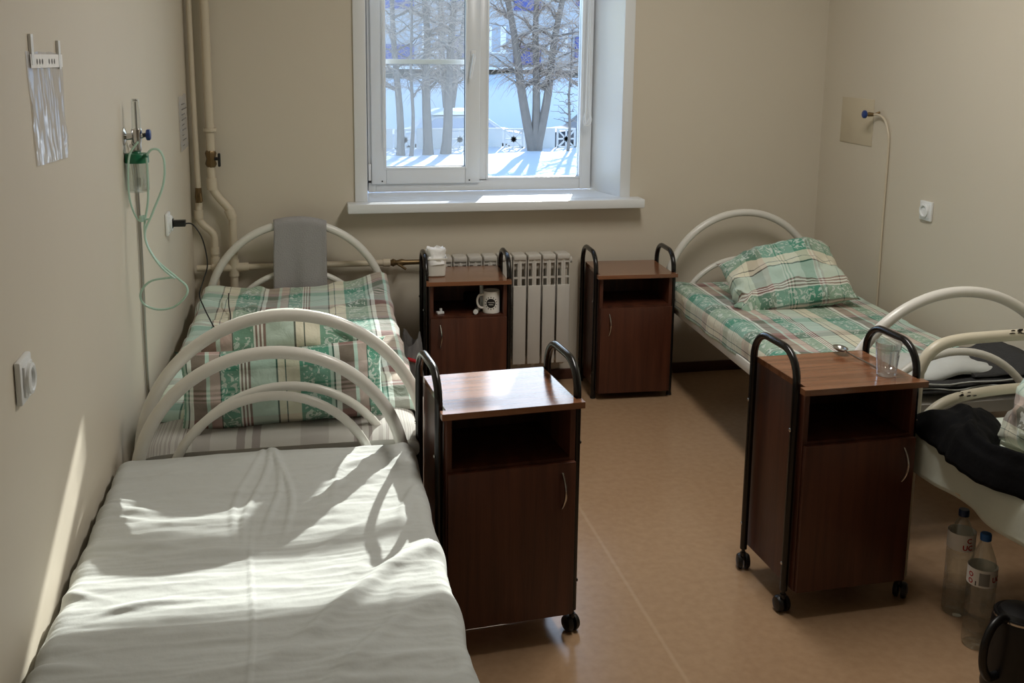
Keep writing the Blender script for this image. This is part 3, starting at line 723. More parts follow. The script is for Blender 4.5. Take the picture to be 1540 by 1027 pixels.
# plaid sheet, back right bed
CRr = creases(21, 26, (-.4, .4, 3.3, 4.7), (.002, .007), (.08, .25), (.014, .03), (.3, .8))
def h_cr(x, y, s, f):
    h = .006 * fbm(x * 3, y * 3, 2.2, 3) + crease_h(CRr, x, y) + .012 * gauss(x + .37, .05)
    return h * (1 if f == 1 else .5)
bedsheet('bed_sheet', 'green plaid sheet spread over the back right bed', 'sheet', P_BED_R, lambda y: 2.198 + .0375 * (y - 3.9), .415, 3.36, 4.80, .532, .085, h_cr, 90, 120, uvo=(-.094, 0), endbig=.5)
CW = creases(31, 30, (-.4, .4, 3.0, 3.4), (.003, .010), (.05, .15), (.008, .018), (.2, .5))
bedsheet('bed_sheet', 'rumpled white sheet at the foot of the back right bed', 'sheet', SHEET, lambda y: 2.198 + .0375 * (y - 3.9), .412, 3.075, 3.44, .530, .06,
         lambda x, y, s, f: (.008 * fbm(x * 5, y * 6, 5.2, 3) + crease_h(CW, x, y) + .052 * sstep(3.42, 3.3, y) * sstep(-.36, -.22, x)) * (1 if f == 1 else .4) + .03 * sstep(-.05, .1, x) * sstep(.3, .1, x) * sstep(3.3, 3.2, y), 90, 60, endbig=.6)

# dark blanket folded at the foot of that bed
t = thing('folded_blanket', 'dark grey blanket folded at the foot of the back right bed', 'blanket', (2.36, 3.13, .535))
for k, (z, x0_, x1_, y0_, y1_) in enumerate(((.541, 1.99, 2.60, 3.02, 3.28), (.562, 2.02, 2.61, 3.03, 3.29), (.583, 2.30, 2.63, 3.05, 3.33))):
    m = mb()
    def fb(u, v, z=z, x0_=x0_, x1_=x1_, y0_=y0_, y1_=y1_, k=k):
        a = 2 * PI * v
        cx = (y0_ + y1_) / 2; hl = (y1_ - y0_) / 2
        py = math.copysign(abs(math.cos(a)) ** .5, math.cos(a)) * hl
        pz = math.copysign(abs(math.sin(a)) ** .7, math.sin(a)) * .0095
        x = x0_ + (x1_ - x0_) * u
        return V(x, cx + py + .012 * ns(x * 7, k, py), z + pz + .006 * ns(x * 6, py * 5, k * 3.1) + (.026 * sstep(2.32, 2.55, x) * sstep(-.12, .06, py) + .012 * math.sin(x * 40) * sstep(2.36, 2.5, x) if k == 2 else 0))
    vs = m.grid(lambda u, v: fb(v, u), 24, 40, wrapu=True)
    m.bm.faces.new(vs[0][::-1]); m.bm.faces.new(vs[-1])
    ch(m, 'fold', BLANKET, t, angle=60)
# pale edge binding seen between the folds
m = mb()
for z in (.551, .570): m.tube([(2.03 + .03 * k, 3.028 + .010 * math.sin(k * .9 + z * 90), z + .003 * math.sin(k * .7)) for k in range(19)], .003, 6)
ch(m, 'edge_binding', SHEET, t)

# ------------------------------------------------------------------ pillows
def pillow(name, label, mat, loc, rot, w_, h_, t_, seed, uvo=(0, 0), ears=.035, group='plaid pillows on the beds', squash=None, wr=1.0):
    m = mb(); N = 44; Mt = 34
    M = Matrix.LocRotScale(Vector(loc), None, None) @ rot
    def surf(sgn):
        def fn(u, v):
            a, b_ = 2 * u - 1, 2 * v - 1
            ea, eb = 1 - abs(a) ** 2.6, 1 - abs(b_) ** 2.6
            th_ = t_ / 2 * max(0, ea * eb) ** .62
            k = 1 - ears * 2.2 * (1 - a * a * .0) * (ea ** .6) * abs(b_) ** 4 * .5
            x = w_ / 2 * a * (1 - .07 * eb ** .7 * abs(a) ** 5)
            y = h_ / 2 * b_ * (1 - .09 * ea ** .7 * abs(b_) ** 5)
            n_ = fbm(a * 2.3 + seed, b_ * 2.3, sgn * 1.7, 4) * .016 * wr
            n_ += .010 * wr * math.sin(8 * b_ + 5 * a + seed) * abs(a) ** 3 + .008 * wr * ns(a * 5 + seed, b_ * 7, 2) * abs(a)
            z = sgn * (th_ + n_ * min(1, th_ / (t_ * .2)))
            z += .012 * fbm(a * 1.6, b_ * 1.6, seed + 9, 2)
            p = V(x, y, z)
            if squash: p = squash(p, a, b_)
            return M @ p
        return fn
    uvf = lambda u, v: ((u - .5) * w_ + uvo[0], (v - .5) * h_ + uvo[1])
    m.grid(surf(1), N, Mt, uvf)
    m.grid(surf(-1), N, Mt, uvf)
    bmesh.ops.remove_doubles(m.bm, verts=m.bm.verts, dist=.0006)
    o = m.build(name, mat, angle=180)
    return tag(o, label, 'pillow', group)
def rx(a): return Matrix.Rotation(math.radians(a), 4, 'X')
def ry(a): return Matrix.Rotation(math.radians(a), 4, 'Y')
def rz(a): return Matrix.Rotation(math.radians(a), 4, 'Z')
# leaning on the head arch of the back left bed
pillow('pillow', 'plaid pillow leaning upright against the white arch between the left beds', P_PIL_A, (-.045, 3.095, .672), rz(1) @ ry(-1.5) @ rx(78), .63, .25, .165, 1.3, (.26, .16))
pillow('pillow', 'plaid pillow standing behind the upright pillow on the back left bed', P_PIL_B, (-.05, 3.185, .738), rz(-1) @ ry(-2) @ rx(90), .60, .33, .13, 4.1, (.33, .05), squash=lambda p, a, b_: V(p.x, p.y - .13 * a * a * sstep(-.6, 1, b_), p.z))
# back right bed
def crumple(p, a, b_):
    c_ = sstep(-.55, -1, a) * sstep(.3, -1, b_)
    if b_ > 0: p.y *= 1 - .30 * sstep(.1, -1, a) * b_ - .25 * sstep(.5, 1, a) * b_
    return p + V(.02 * c_ * math.sin(b_ * 20), .03 * c_ * math.sin(a * 25), .03 * c_ * math.sin(a * 18 + b_ * 15))
pillow('pillow', 'puffy green plaid pillow propped at the wall end of the back right bed', P_PIL_C, (2.22, 4.35, .648), rz(-6) @ ry(-8) @ rx(33), .57, .42, .23, 7.7, (.2, .285), squash=crumple, wr=1.6)

# ------------------------------------------------------------------ right foreground bed
t = thing('hospital_bed', 'chipped cream tubular hospital bed at the right edge by the bottles', 'bed', (2.2, 1.9, 0), 0, 'white tubular hospital beds')
arc = catmull([(1.905, 2.80, .012), (1.905, 2.80, .35), (1.905, 2.80, .66), (1.914, 2.80, .715), (1.938, 2.80, .758), (1.982, 2.80, .787), (2.045, 2.80, .799), (2.13, 2.80, .803), (2.27, 2.80, .805), (2.41, 2.80, .803), (2.50, 2.80, .797), (2.57, 2.80, .783), (2.62, 2.80, .752), (2.645, 2.80, .71), (2.655, 2.80, .66), (2.655, 2.80, .35), (2.655, 2.80, .012)], 6)
a = ch(mb().tube(arc, .0185, 14), 'end_arch', ENAMEL_C, t)
m = mb()
rnd = random.Random(5)
def chip(x, y, z, nrm_z, n):
    for _ in range(n):
        xx = x + rnd.uniform(-.03, .03); da = rnd.uniform(-.3, .9)
        p = V(xx, y - .0187 * math.sin(da + .35), z + .0187 * math.cos(da + .35))
        rr = rnd.uniform(.002, .006)
        q = [m.bm.verts.new(p + V(rr * 1.8 * math.cos(2 * PI * k / 7) * rnd.uniform(.6, 1.3), -rr * .5 * math.sin(2 * PI * k / 7) * math.sin(da + .9) - .0004, rr * .7 * math.sin(2 * PI * k / 7))) for k in range(7)]
        m.bm.faces.new(q)
chip(2.235, 2.80, .805, 1, 9); chip(2.275, 2.80, .805, 1, 9)
o = m.build('paint_chips', CHIP, a)
iarc = catmull([(1.915, 2.80, .50), (1.955, 2.80, .557), (2.01, 2.80, .594), (2.08, 2.80, .612), (2.17, 2.80, .622), (2.28, 2.80, .626), (2.39, 2.80, .62), (2.50, 2.80, .595), (2.60, 2.80, .54), (2.64, 2.80, .50)], 5)
b_ = ch(mb().tube(iarc, .0165, 12), 'inner_arch', ENAMEL_C, t)
m = mb(); chip(2.075, 2.80, .610, 1, 8); o = m.build('paint_chips', CHIP, b_)
ch(mb().tube([(1.92, 2.80, .44), (2.64, 2.80, .44)], .014, 10), 'cross_bar', ENAMEL_C, t)
for x in (1.90, 2.64): ch(mb().box((x, 1.86, .435), (.028, 1.86, .044), 0, .003), 'side_rail', ENAMEL_C, t)
far = [(x, .93, z) for x, y, z in arc]
ch(mb().tube(far, .0185, 12), 'end_arch', ENAMEL_C, t)
m = mb()
for k in range(1, 12): m.box((2.235, .95 + k * .154, .44), (.78, .05, .006))
ch(m, 'slats', ENAMEL_C, t)
mattress('mattress', 'mattress of the right edge bed under a pale sheet', 2.262, 2.765, 2.262, .97, .385, .535, .459, MATT)
CS = creases(41, 30, (-.4, .4, 1.0, 2.7), (.002, .008), (.06, .2), (.012, .03), (.1, .6))
SHEETG = simple('pale green white sheet', rgb(206, 214, 204), .85, bump=.12, bscale=45, spec=.2)
bedsheet('bed_sheet', 'pale sheet hanging over the side of the right edge bed', 'sheet', SHEETG, lambda y: 2.27, .428, .96, 2.755, .562, .118,
         lambda x, y, s, f: (.005 * fbm(x * 3, y * 3, 6.2, 3) + crease_h(CS, x, y)) * (1 if f == 1 else .5) + (0 if f == 1 else .012 * ns(y * 5, 1.7)), 90, 150, endbig=.6)
pillow('pillow', 'cream and mauve plaid pillow standing on the right edge bed', P_PIL_D, (2.085, 2.25, .752), rz(-95) @ rx(58), .58, .42, .22, 12.3, (.31, .12), wr=1.7)
# black garment
m = mb()
def garment(u, v):
    # u along the bed (y), v across (x)
    y = 2.745 - .62 * u
    wv = .25 - .20 * u + .03 * math.sin(u * 9)
    x0_ = 1.818 + .025 * math.sin(u * 7 + .6) + .012 * ns(u * 12, 3) + .055 * sstep(.75, 1, u)
    x = x0_ + wv * v
    edge = min(v, 1 - v, u * 1.5, (1 - u) * 1.5)
    z = .572 + .012 * fbm(x * 8, y * 8, 2.5, 3) + .058 * math.sin(min(1, edge * 2.4) * PI / 2) ** .7 * (1 - .35 * u)
    z += .022 * abs(ns(x * 7 + y * 4, y * 6, 7.7)) * min(1, edge * 6) + .02 * gauss(v - .55 + .25 * u, .08) * min(1, edge * 5)
    if v < .16: z -= .03 * (1 - v / .16)
    return V(x, y, z)
m.grid(garment, 60, 46)
tag(solid(m.build('garment', BLACKC, angle=180, recalc=False), .006, 1), 'crumpled black garment lying on the right edge bed', 'clothing')

# ------------------------------------------------------------------ towel on the arch of the back left bed
m = mb()
def towel(u, v):
    x = -.098 + .238 * u + .006 * ns(u * 4, v * 3, 5)
    cx_, r_ = .005, .4045
    zt = .467 + math.sqrt(max(0, r_ ** 2 - (x - cx_) ** 2))
    R = .024; Lf = zt - .565 + .012 * u; Lb = .20; A = PI * R; tot = Lf + A + Lb
    s = v * tot
    wv = .006 * math.sin(u * 11 + 1) + .004 * ns(u * 6, v * 5, 1)
    if s < Lf: return V(x - .008 * (1 - s / Lf) * (1 - u), 4.84 - R - wv * (1 - s / Lf), zt - (Lf - s))
    if s < Lf + A:
        a = PI - (s - Lf) / R
        return V(x, 4.84 + R * math.cos(a), zt + R * math.sin(a))
    return V(x, 4.84 + R + wv * .5, zt - (s - Lf - A))
m.grid(towel, 30, 70, lambda u, v: (u * .24, v * .6))
tw = solid(m.build('towel', TOWELM, angle=180, recalc=False), .014, 0)
tag(tw, 'grey towel folded over the arch of the back left bed', 'towel')

# ------------------------------------------------------------------ grey carrier bag between bed and nightstand
m = mb()
bc = V(.50, 4.50, 0)
def bagf(u, v):
    a = 2 * PI * u
    z = .40 * v
    r_ = .062 * (1 - .35 * v ** 3) * (1 + .25 * fbm(math.cos(a) * 1.8, math.sin(a) * 1.8, v * 3, 4))
    if v < .08: r_ *= .5 + .5 * (v / .08) ** .5
    return bc + V(r_ * math.cos(a) * .9, r_ * 1.5 * math.sin(a), z + .03 * v * math.cos(a * 2 + 1))
vs = m.grid(bagf, 40, 26, wrapu=True); m.bm.faces.new(vs[0][::-1])
t = thing('carrier_bag', 'grey plastic carrier bag between the back left bed and the nightstand', 'bag', bc)
ch(m, 'bag', BAGM, t, angle=180)
m = mb()
m.tube([bc + V(.03 * k - .03, -.090 + .004 * k, .325 - .012 * k) for k in range(3)], .008, 8); ch(m, 'red_print', REDP, t)

# ------------------------------------------------------------------ left wall fittings
WR = Matrix.Rotation(math.atan(.0175), 4, 'Z')     # wall direction
def onwall(y, z, off=0): return V(LX(y) + off, y, z)
# plastic sleeve with two tape strips
m = mb()
P00, P10, P01, P11 = V(0, 2.276, 1.441), V(0, 2.552, 1.43), V(0, 2.247, 1.674), V(0, 2.552, 1.667)
def sleeve(u, v):
    p = (P00 * (1 - u) + P10 * u) * (1 - v) + (P01 * (1 - u) + P11 * u) * v
    rib = .006 * max(0, ns(u * 9 + 1.5 * v, v * 2.2, 3)) + .006 * abs(ns(u * 14, v * 3.0, 7)) + .007 * gauss(u - .30 - .1 * (1 - v), .03) * sstep(.2, .6, v)
    rib += .008 * abs(ns(u * 9, v * 12, 1)) * sstep(.55, 1, u) * sstep(.45, .1, v)
    rib *= .25 + .6 * sstep(1, .8, v)
    return V(LX(p.y) + .0015 + rib * .6 + .003 * (1 - v) * sstep(.5, 0, abs(u - .5)), p.y + .008 * ns(v * 3, u, 4) * (1 if u < .01 or u > .99 else 0), p.z + .004 * ns(u * 4, 9))
m.grid(sleeve, 60, 70)
t = thing('plastic_sleeve', 'crinkled clear plastic sleeve taped to the left wall', 'sleeve', onwall(2.4, 1.56))
sl_ = ch(m, 'film', FILM, t, angle=180, recalc=False)
m = mb()
def strip(u, v): return V(LX(2.27 + .28 * u) + .0050, 2.268 + .275 * u, 1.640 + .028 * v - .004 * u)
m.grid(strip, 8, 2); o = m.build('punched_strip', TISSUE, sl_, recalc=False)
for u in (.18, .26, .34, .55, .64, .72):
    m = mb(); y = 2.268 + .275 * u; m.bm.faces.new([m.bm.verts.new(V(LX(y) + .0054, y + .006 * math.cos(2 * PI * k / 12), 1.653 - .004 * u + .006 * math.sin(2 * PI * k / 12))) for k in range(12)])
    o = m.build('punch_hole', SLIDE, sl_)
for y, z in ((2.285, 1.685), (2.518, 1.672)):
    ch(mb().box((LX(y) + .0032, y, z - .008), (.0056, .020, .062)), 'tape_strip', PLASTIC_W, t)
# faint notice sheet near the corner
t = thing('notice_sheet', 'small sheet in a clear sleeve on the left wall near the corner pipes', 'notice', onwall(4.77, 1.34))
m = mb()
def notice(u, v): y = 4.63 + .27 * u + .01 * (1 - v); return V(LX(y) + .003 + .007 * abs(ns(u * 6, v * 7, 2)), y, 1.225 + .235 * v + .012 * ns(v * 3, u * 2, 8))
m.grid(notice, 24, 28); ch(m, 'sheet', FILM, t, angle=180, recalc=False)
m = mb()
for k in range(9):
    z = 1.25 + .022 * k; pts = [V(LX(4.67 + .19 * j / 12) + .0105, 4.67 + .19 * j / 12, z + .002 * math.sin(j * 2.3 + k)) for j in range(4 + (k * 5) % 9)]
    m.tube(pts, .0016, 4)
ch(m, 'text_lines', SLIDE, t)

def socket(name, label, y, z, wx, side=1, s=.085, plug=False):
    """square wall socket; side=1 on the left wall (faces +x), -1 on the right wall"""
    t = thing(name, label, 'socket', (wx, y, z), 0, 'white wall sockets')
    B = Matrix.Translation((wx, y, z)) @ Matrix.Rotation(side * PI / 2, 4, 'Y') @ Matrix.Rotation(PI / 2, 4, 'Z')
    m = mb(); m.box((0, 0, .006), (s, s, .012), bevel=.004, M=B); ch(m, 'frame', PLASTIC_W, t)
    m = mb(); m.lathe([(.030, .012), (.030, .022), (.024, .024), (.0205, .022), (.0195, .006), (0, .006)], 28, B); m.box((0, 0, .0135), (.060, .060, .006), bevel=.002, M=B); c = ch(m, 'cover', PLASTIC_W, t)
    m = mb()
    for q in (-.0095, .0095): m.lathe([(.0028, .0068), (0, .0068)], 10, B @ Matrix.Translation((q, 0, 0)))
    m.lathe([(.0195, .0062), (.0, .0063)], 24, B)
    o = m.build('pin_hole', SLIDE, c)
    return t
socket('wall_socket', 'white wall socket low on the left wall beside the white sheeted bed', 2.05, 1.06, LX(2.05))
socket('wall_socket', 'white wall socket with a black charger on the left wall', 4.115, 1.005, LX(4.115))
socket('wall_socket', 'white square wall socket on the right wall', 4.005, 1.005, RX, -1)
# charger + cable
t = thing('phone_charger', 'black charger plugged in the left wall with its cable hanging to the bed', 'charger', (LX(4.115) + .03, 4.115, 1.005))
ch(mb().box((LX(4.115) + .047, 4.115, 1.005), (.05, .03, .024), 0, .003).box((LX(4.115) + .018, 4.115, 1.005), (.018, .04, .034), 0, .003), 'plug', BLACKP, t)
ch(mb().tube(catmull([(-.415, 4.115, 1.003), (-.388, 4.11, 1.0), (-.358, 4.10, .957), (-.342, 4.09, .90), (-.337, 4.08, .84), (-.352, 4.06, .79), (-.368, 4.05, .735), (-.352, 4.03, .69), (-.33, 4.0, .650), (-.30, 3.95, .605), (-.275, 3.86, .592)], 8), .0028, 6), 'cable', BLACKP, t)
# black cord on the bed cover
tag(mb().tube(catmull([(-.285, 4.45, .640), (-.280, 4.35, .615), (-.268, 4.25, .595), (-.262, 4.1, .592), (-.24, 3.95, .592), (-.2, 3.85, .590)], 8), .0028, 6).build('cord', BLACKP), 'thin black cord lying across the back left plaid cover', 'cord')

# oxygen flowmeter
FYo = 3.30; FXo = -.462
t = thing('oxygen_flowmeter', 'chrome oxygen flowmeter with green lidded humidifier jar on the left wall', 'flowmeter', (LX(FYo), FYo, 1.412))
ch(mb().lathe([(0, 0), (.027, 0), (.027, .003), (.016, .007), (.009, .009), (.009, .03)], 24, Matrix.Translation((LX(FYo), FYo, 1.412)) @ Matrix.Rotation(PI / 2, 4, 'Y')), 'wall_plate', CHROME, t)
m = mb(); m.tube([(FXo, FYo, 1.435), (FXo, FYo, 1.43), (FXo, FYo, 1.405), (FXo, FYo, 1.385), (FXo, FYo, 1.372), (FXo, FYo, 1.364)], [.014, .016, .015, .011, .013, .010], 14)
m.tube([(FXo - .03, FYo, 1.408), (FXo + .018, FYo, 1.414)], .0085, 12); m.tube([(FXo - .014, FYo - .012, 1.385), (FXo - .014, FYo - .03, 1.385)], .006, 10); ch(m, 'valve_body', CHROME, t)
ch(mb().lathe([(.0135, 0), (.0115, .085), (.0095, .090), (0, .091)], 20, Matrix.Translation((FXo, FYo, 1.434))), 'flow_tube', ACRYL, t)
m = mb(); m.tube([(FXo, FYo, 1.435), (FXo, FYo, 1.515)], .0035, 8); m.tube([(FXo, FYo, 1.517), (FXo, FYo, 1.523)], .007, 10); ch(m, 'float_rod', CHROME, t)
m = mb(); m.tube([(FXo + .018, FYo, 1.414), (FXo + .028, FYo, 1.416)], .0065, 10); ch(m, 'stem', BLACKP, t)
ch(mb().lathe([(0, 0), (.014, 0), (.0175, .003), (.0175, .011), (.013, .014), (0, .014)], 16, Matrix.Translation((FXo + .027, FYo, 1.416)) @ Matrix.Rotation(PI / 2, 4, 'Y'), lambda k, z: 1 if k % 2 else .9), 'control_knob', BLUEK, t)
JX, JY = -.4655, FYo
ch(mb().lathe([(0, .034), (.012, .034), (.014, .030), (.033, .028), (.0355, .024), (.0355, 0), (0, 0)], 32, Matrix.Translation((JX, JY, 1.332)), lambda k, z: 1 if k % 2 else .975), 'jar_lid', GREENC, t)
m = mb(); m.tube([(JX + .02, JY - .02, 1.352), (JX + .034, JY - .03, 1.358)], [.0065, .005], 8); ch(m, 'outlet_port', GREENC, t)
ch(mb().lathe([(.032, 1.332), (.033, 1.325), (.033, 1.25), (.030, 1.243), (0, 1.242), (0, 1.246), (.029, 1.247), (.031, 1.253), (.031, 1.332)], 28, Matrix.Translation((JX, JY, 0))), 'jar', ACRYL, t)
m = mb(); m.tube([(JX, JY, 1.332), (JX, JY, 1.262)], .006, 10); m.tube([(JX, JY, 1.285), (JX, JY, 1.258)], .009, 10); ch(m, 'dip_tube', ACRYL, t)
# tubing
t = thing('oxygen_tubing', 'pale green oxygen tube hanging in loops from the humidifier', 'tubing', (-.426, 3.25, 1.374))
yy = 3.25
loop = [(JX + .034, JY - .03, 1.358), (-.415, yy, 1.376), (-.392, yy - .01, 1.374), (-.378, yy - .02, 1.34), (-.385, yy - .02, 1.27), (-.42, yy - .02, 1.185), (-.444, yy - .02, 1.12), (-.417, yy - .03, 1.051), (-.357, yy - .04, .993), (-.329, yy - .03, .96), (-.333, yy - .03, .93), (-.371, yy - .01, .893), (-.42, yy, .884), (-.46, yy, .903), (-.466, yy - .01, .94), (-.434, yy - .02, .978), (-.367, yy - .04, .992)]
ch(mb().tube(catmull(loop, 8), .0034, 8), 'tube', TUBEM, t)
ch(mb().tube(catmull([(-.430, yy, 1.352), (-.430, yy, 1.29), (-.433, yy, 1.22), (-.445, yy - .01, 1.145), (-.437, yy - .03, 1.09), (-.40, yy - .05, 1.03), (-.36, yy - .05, .99)], 8), .0032, 8), 'tube', TUBEM, t)
ch(mb().tube(catmull([(-.452, yy, 1.40), (-.478, yy, 1.36), (-.486, yy, 1.29), (-.484, yy, 1.225), (-.472, yy, 1.18), (-.458, yy - .01, 1.163), (-.444, yy - .01, 1.165), (-.446, yy - .01, 1.18)], 8), .0030, 8), 'tube', TUBEM, t)
ch(mb().tube([(-.452, yy - .01, 1.16), (-.452, yy - .01, 1.178)], .007, 8).tube([(-.446, yy - .01, 1.166), (-.428, yy - .012, 1.168)], .003, 6), 'nasal_tip', TUBEM, t)
# gas pipes on the walls
tag(mb().tube(catmull([(LX(3.36) + .02, 3.345, 1.40), (LX(3.38) + .012, 3.38, 1.36), (LX(3.42) + .008, 3.44, 1.25), (LX(3.45) + .008, 3.452, 1.05), (LX(3.44) + .008, 3.445, .75), (LX(3.44) + .008, 3.44, .40)], 6), .0055, 10).build('gas_pipe', STEEL), 'thin steel gas pipe down the left wall below the flowmeter', 'pipe')
t = thing('gas_outlet', 'blue knobbed oxygen outlet with thin cream pipe on the right wall', 'gas outlet', (RX, 4.38, 1.38))
pp = catmull([(RX - .030, 4.45, 1.393), (RX - .018, 4.42, 1.393), (RX - .012, 4.38, 1.375), (RX - .009, 4.35, 1.33), (RX - .008, 4.335, 1.25), (RX - .008, 4.335, .9), (RX - .008, 4.33, .40)], 8)
ch(mb().tube(pp, .0055, 10), 'pipe', PIPE, t)
m = mb(); m.tube([(RX - .028, 4.45, 1.393), (RX - .050, 4.455, 1.394), (RX - .056, 4.455, 1.394), (RX - .066, 4.455, 1.394)], [.009, .011, .007, .006], 10); m.tube([(RX, 4.44, 1.405), (RX - .02, 4.447, 1.396), (RX - .036, 4.452, 1.394)], .005, 8); ch(m, 'valve', BRASS, t)
ch(mb().lathe([(0, 0), (.012, 0), (.019, .004), (.019, .012), (.013, .017), (0, .018)], 18, Matrix.Translation((RX - .062, 4.455, 1.394)) @ Matrix.Rotation(-PI / 2, 4, 'Y')), 'control_knob', BLUEK, t)
o = mb().box((RX - .002, 4.637, 1.349), (.004, .292, .222), 0, .001).build('trim_1', PATCH); struct(o)

# ------------------------------------------------------------------ bottles and kettle on the floor
def lettering(text, size, base, r_, a0, z0, mat, par):
    cu = bpy.data.curves.new('lettering', 'FONT'); cu.body = text; cu.size = size; cu.offset = .0006; cu.resolution_u = 3
    ob = bpy.data.objects.new('lettering', cu); COL.objects.link(ob)
    dg = bpy.context.evaluated_depsgraph_get(); me = bpy.data.meshes.new_from_object(ob.evaluated_get(dg))
    bpy.data.objects.remove(ob)
    bm = bmesh.new(); bm.from_mesh(me); bmesh.ops.triangulate(bm, faces=bm.faces)
    for v in bm.verts:
        a = a0 + v.co.x / r_; z = z0 + v.co.y
        v.co = base + V(r_ * math.cos(a), r_ * math.sin(a), z)
    bm.to_mesh(me); bm.free(); me.materials.clear(); me.materials.append(mat)
    o = bpy.data.objects.new('lettering', me); COL.objects.link(o); o.parent = par
    return o
def bottle(label, loc, h, capmat, words, lz):
    b0 = Vector(loc); t = thing('water_bottle', label, 'bottle', loc, 0, 'water bottles under the right bed')
    r_ = .040
    prof = [(0, .006), (.020, .002), (.034, .0), (r_, .012), (r_, .05), (r_ - .003, .056), (r_, .062), (r_, .10), (r_ - .003, .106), (r_, .112), (r_, h * .60), (r_ - .002, h * .61), (r_, h * .625), (r_ - .001, h * .68), (r_ * .82, h * .78), (r_ * .5, h * .88), (.0145, h * .92), (.0135, h * .955)]
    ch(mb().lathe(prof, 28, Matrix.Translation(b0)), 'body', PET, t)
    ch(mb().lathe([(0, h), (.014, h), (.0155, h - .003), (.0155, h - .02), (0, h - .02)], 24, Matrix.Translation(b0), lambda k, z: 1 if k % 2 else .96), 'cap', capmat, t)
    m = mb(); m.lathe([(r_ + .0006, lz), (r_ + .0006, lz + .052)], 32, Matrix.Translation(b0)); lab = ch(m, 'label', PAPER, t, recalc=True)
    if len(words) > 2:
        m = mb(); m.grid(lambda u, v: b0 + V((r_ + .001) * math.cos(math.radians(222 + 40 * u)), (r_ + .001) * math.sin(math.radians(222 + 40 * u)), lz + .006 + .038 * v), 8, 2)
        m.build('label_panel', GREYP, lab)
    for (txt, ang, dz, sz, mt) in words:
        o = lettering(txt, sz, b0, r_ + .0012, math.radians(ang), lz + dz, mt, lab)
    return t
bottle('clear plastic water bottle with dark cap farther under the right bed', (1.955, 2.585, 0), .335, DKCAP, [('C', 256, .028, .022, REDP), ('UC', 240, .006, .022, REDP)], .215)
bottle('clear plastic water bottle with light blue cap in front of another bottle', (1.905, 2.415, 0), .345, BLUECAP, [('O', 176, .026, .020, REDP), ('O', 176, .006, .020, REDP), ('I', 207, .004, .018, PRINT), ('UC', 272, .018, .022, REDP)], .195)
kx, ky = 1.865, 2.20
t = thing('kettle', 'black electric kettle with loop handle on the floor at the right edge', 'kettle', (kx, ky, 0))
MK = Matrix.Translation((kx, ky, 0))
ch(mb().lathe([(0, .004), (.078, .004), (.082, .0), (.084, .012), (.083, .02), (.080, .10), (.070, .20), (.066, .225), (.064, .228), (.058, .226), (.056, .215), (0, .21)], 40, MK), 'body', BLACKP, t)
ch(mb().lathe([(.0672, .218), (.0678, .221), (.0672, .224)], 40, MK), 'rim_band', CHROME, t)
ch(mb().lathe([(.057, .226), (.05, .236), (.02, .243), (0, .244)], 32, MK), 'lid', BLACKP, t)
hd_ = V(-.95, -.3, 0).normalized()
hp = [MK @ (hd_ * .060 + V(0, 0, .222)), MK @ (hd_ * .085 + V(0, 0, .232)), MK @ (hd_ * .120 + V(0, 0, .215)), MK @ (hd_ * .142 + V(0, 0, .170)), MK @ (hd_ * .140 + V(0, 0, .115)), MK @ (hd_ * .115 + V(0, 0, .075)), MK @ (hd_ * .082 + V(0, 0, .070))]
ch(mb().tube(catmull(hp, 6), .0125, 12, flat=.8), 'handle', BLACKP, t)

# ------------------------------------------------------------------ outdoors
GZ = -1.0
SNOW = simple('snow', rgb(236, 240, 246), .8, bump=.3, bscale=3, spec=.2)
BARK = simple('grey bark', rgb(128, 120, 116), .9, bump=.4, bscale=20, var=.25, vscale=6)
TWIG = simple('frosty twigs', rgb(176, 162, 152), .9)
FENCEM = simple('pale concrete fence', rgb(206, 208, 212), .85, var=.05, vscale=3)
FACADE = simple('grey facade', rgb(186, 190, 200), .85, var=.08, vscale=.6)
PANELB = simple('violet blue balcony panel', rgb(84, 92, 160), .7)
WING = simple('house window glass', rgb(150, 165, 190), .15)
CURT = simple('white house curtain', rgb(236, 236, 240), .9)
BASEB = simple('dark brown plinth', rgb(120, 112, 108), .9)
ROADM = simple('packed snow road', rgb(170, 176, 186), .7, var=.1, vscale=1)
CARM = simple('dark car paint', rgb(60, 66, 76), .3)
CARW = simple('light car paint', rgb(200, 204, 210), .3)
BLUEW = simple('blue wall paint', rgb(70, 120, 200), .8)
m = mb()
def snow(u, v):
    x = -40 + 95 * u; y = 5.6 + 52 * v ** 1.3
    z = GZ + .10 * fbm(x * .25, y * .25, 3.3, 4) + .03 * fbm(x * 1.3, y * 1.3, 1, 3)
    k = sstep(26.6, 28.2, y) * sstep(36, 34.5, y); z = z * (1 - k) + (GZ - .75) * k                # street behind the fence
    z += 1.35 * sstep(35.2, 37.6, y + .5 * ns(x * .3, 9)) * (.85 + .3 * fbm(x * .18, 2.2, 0, 3))                           # ploughed bank
    return V(x, y, z)
m.grid(snow, 190, 120)
o = m.build('snow_ground', SNOW, angle=180, recalc=False); struct(o)
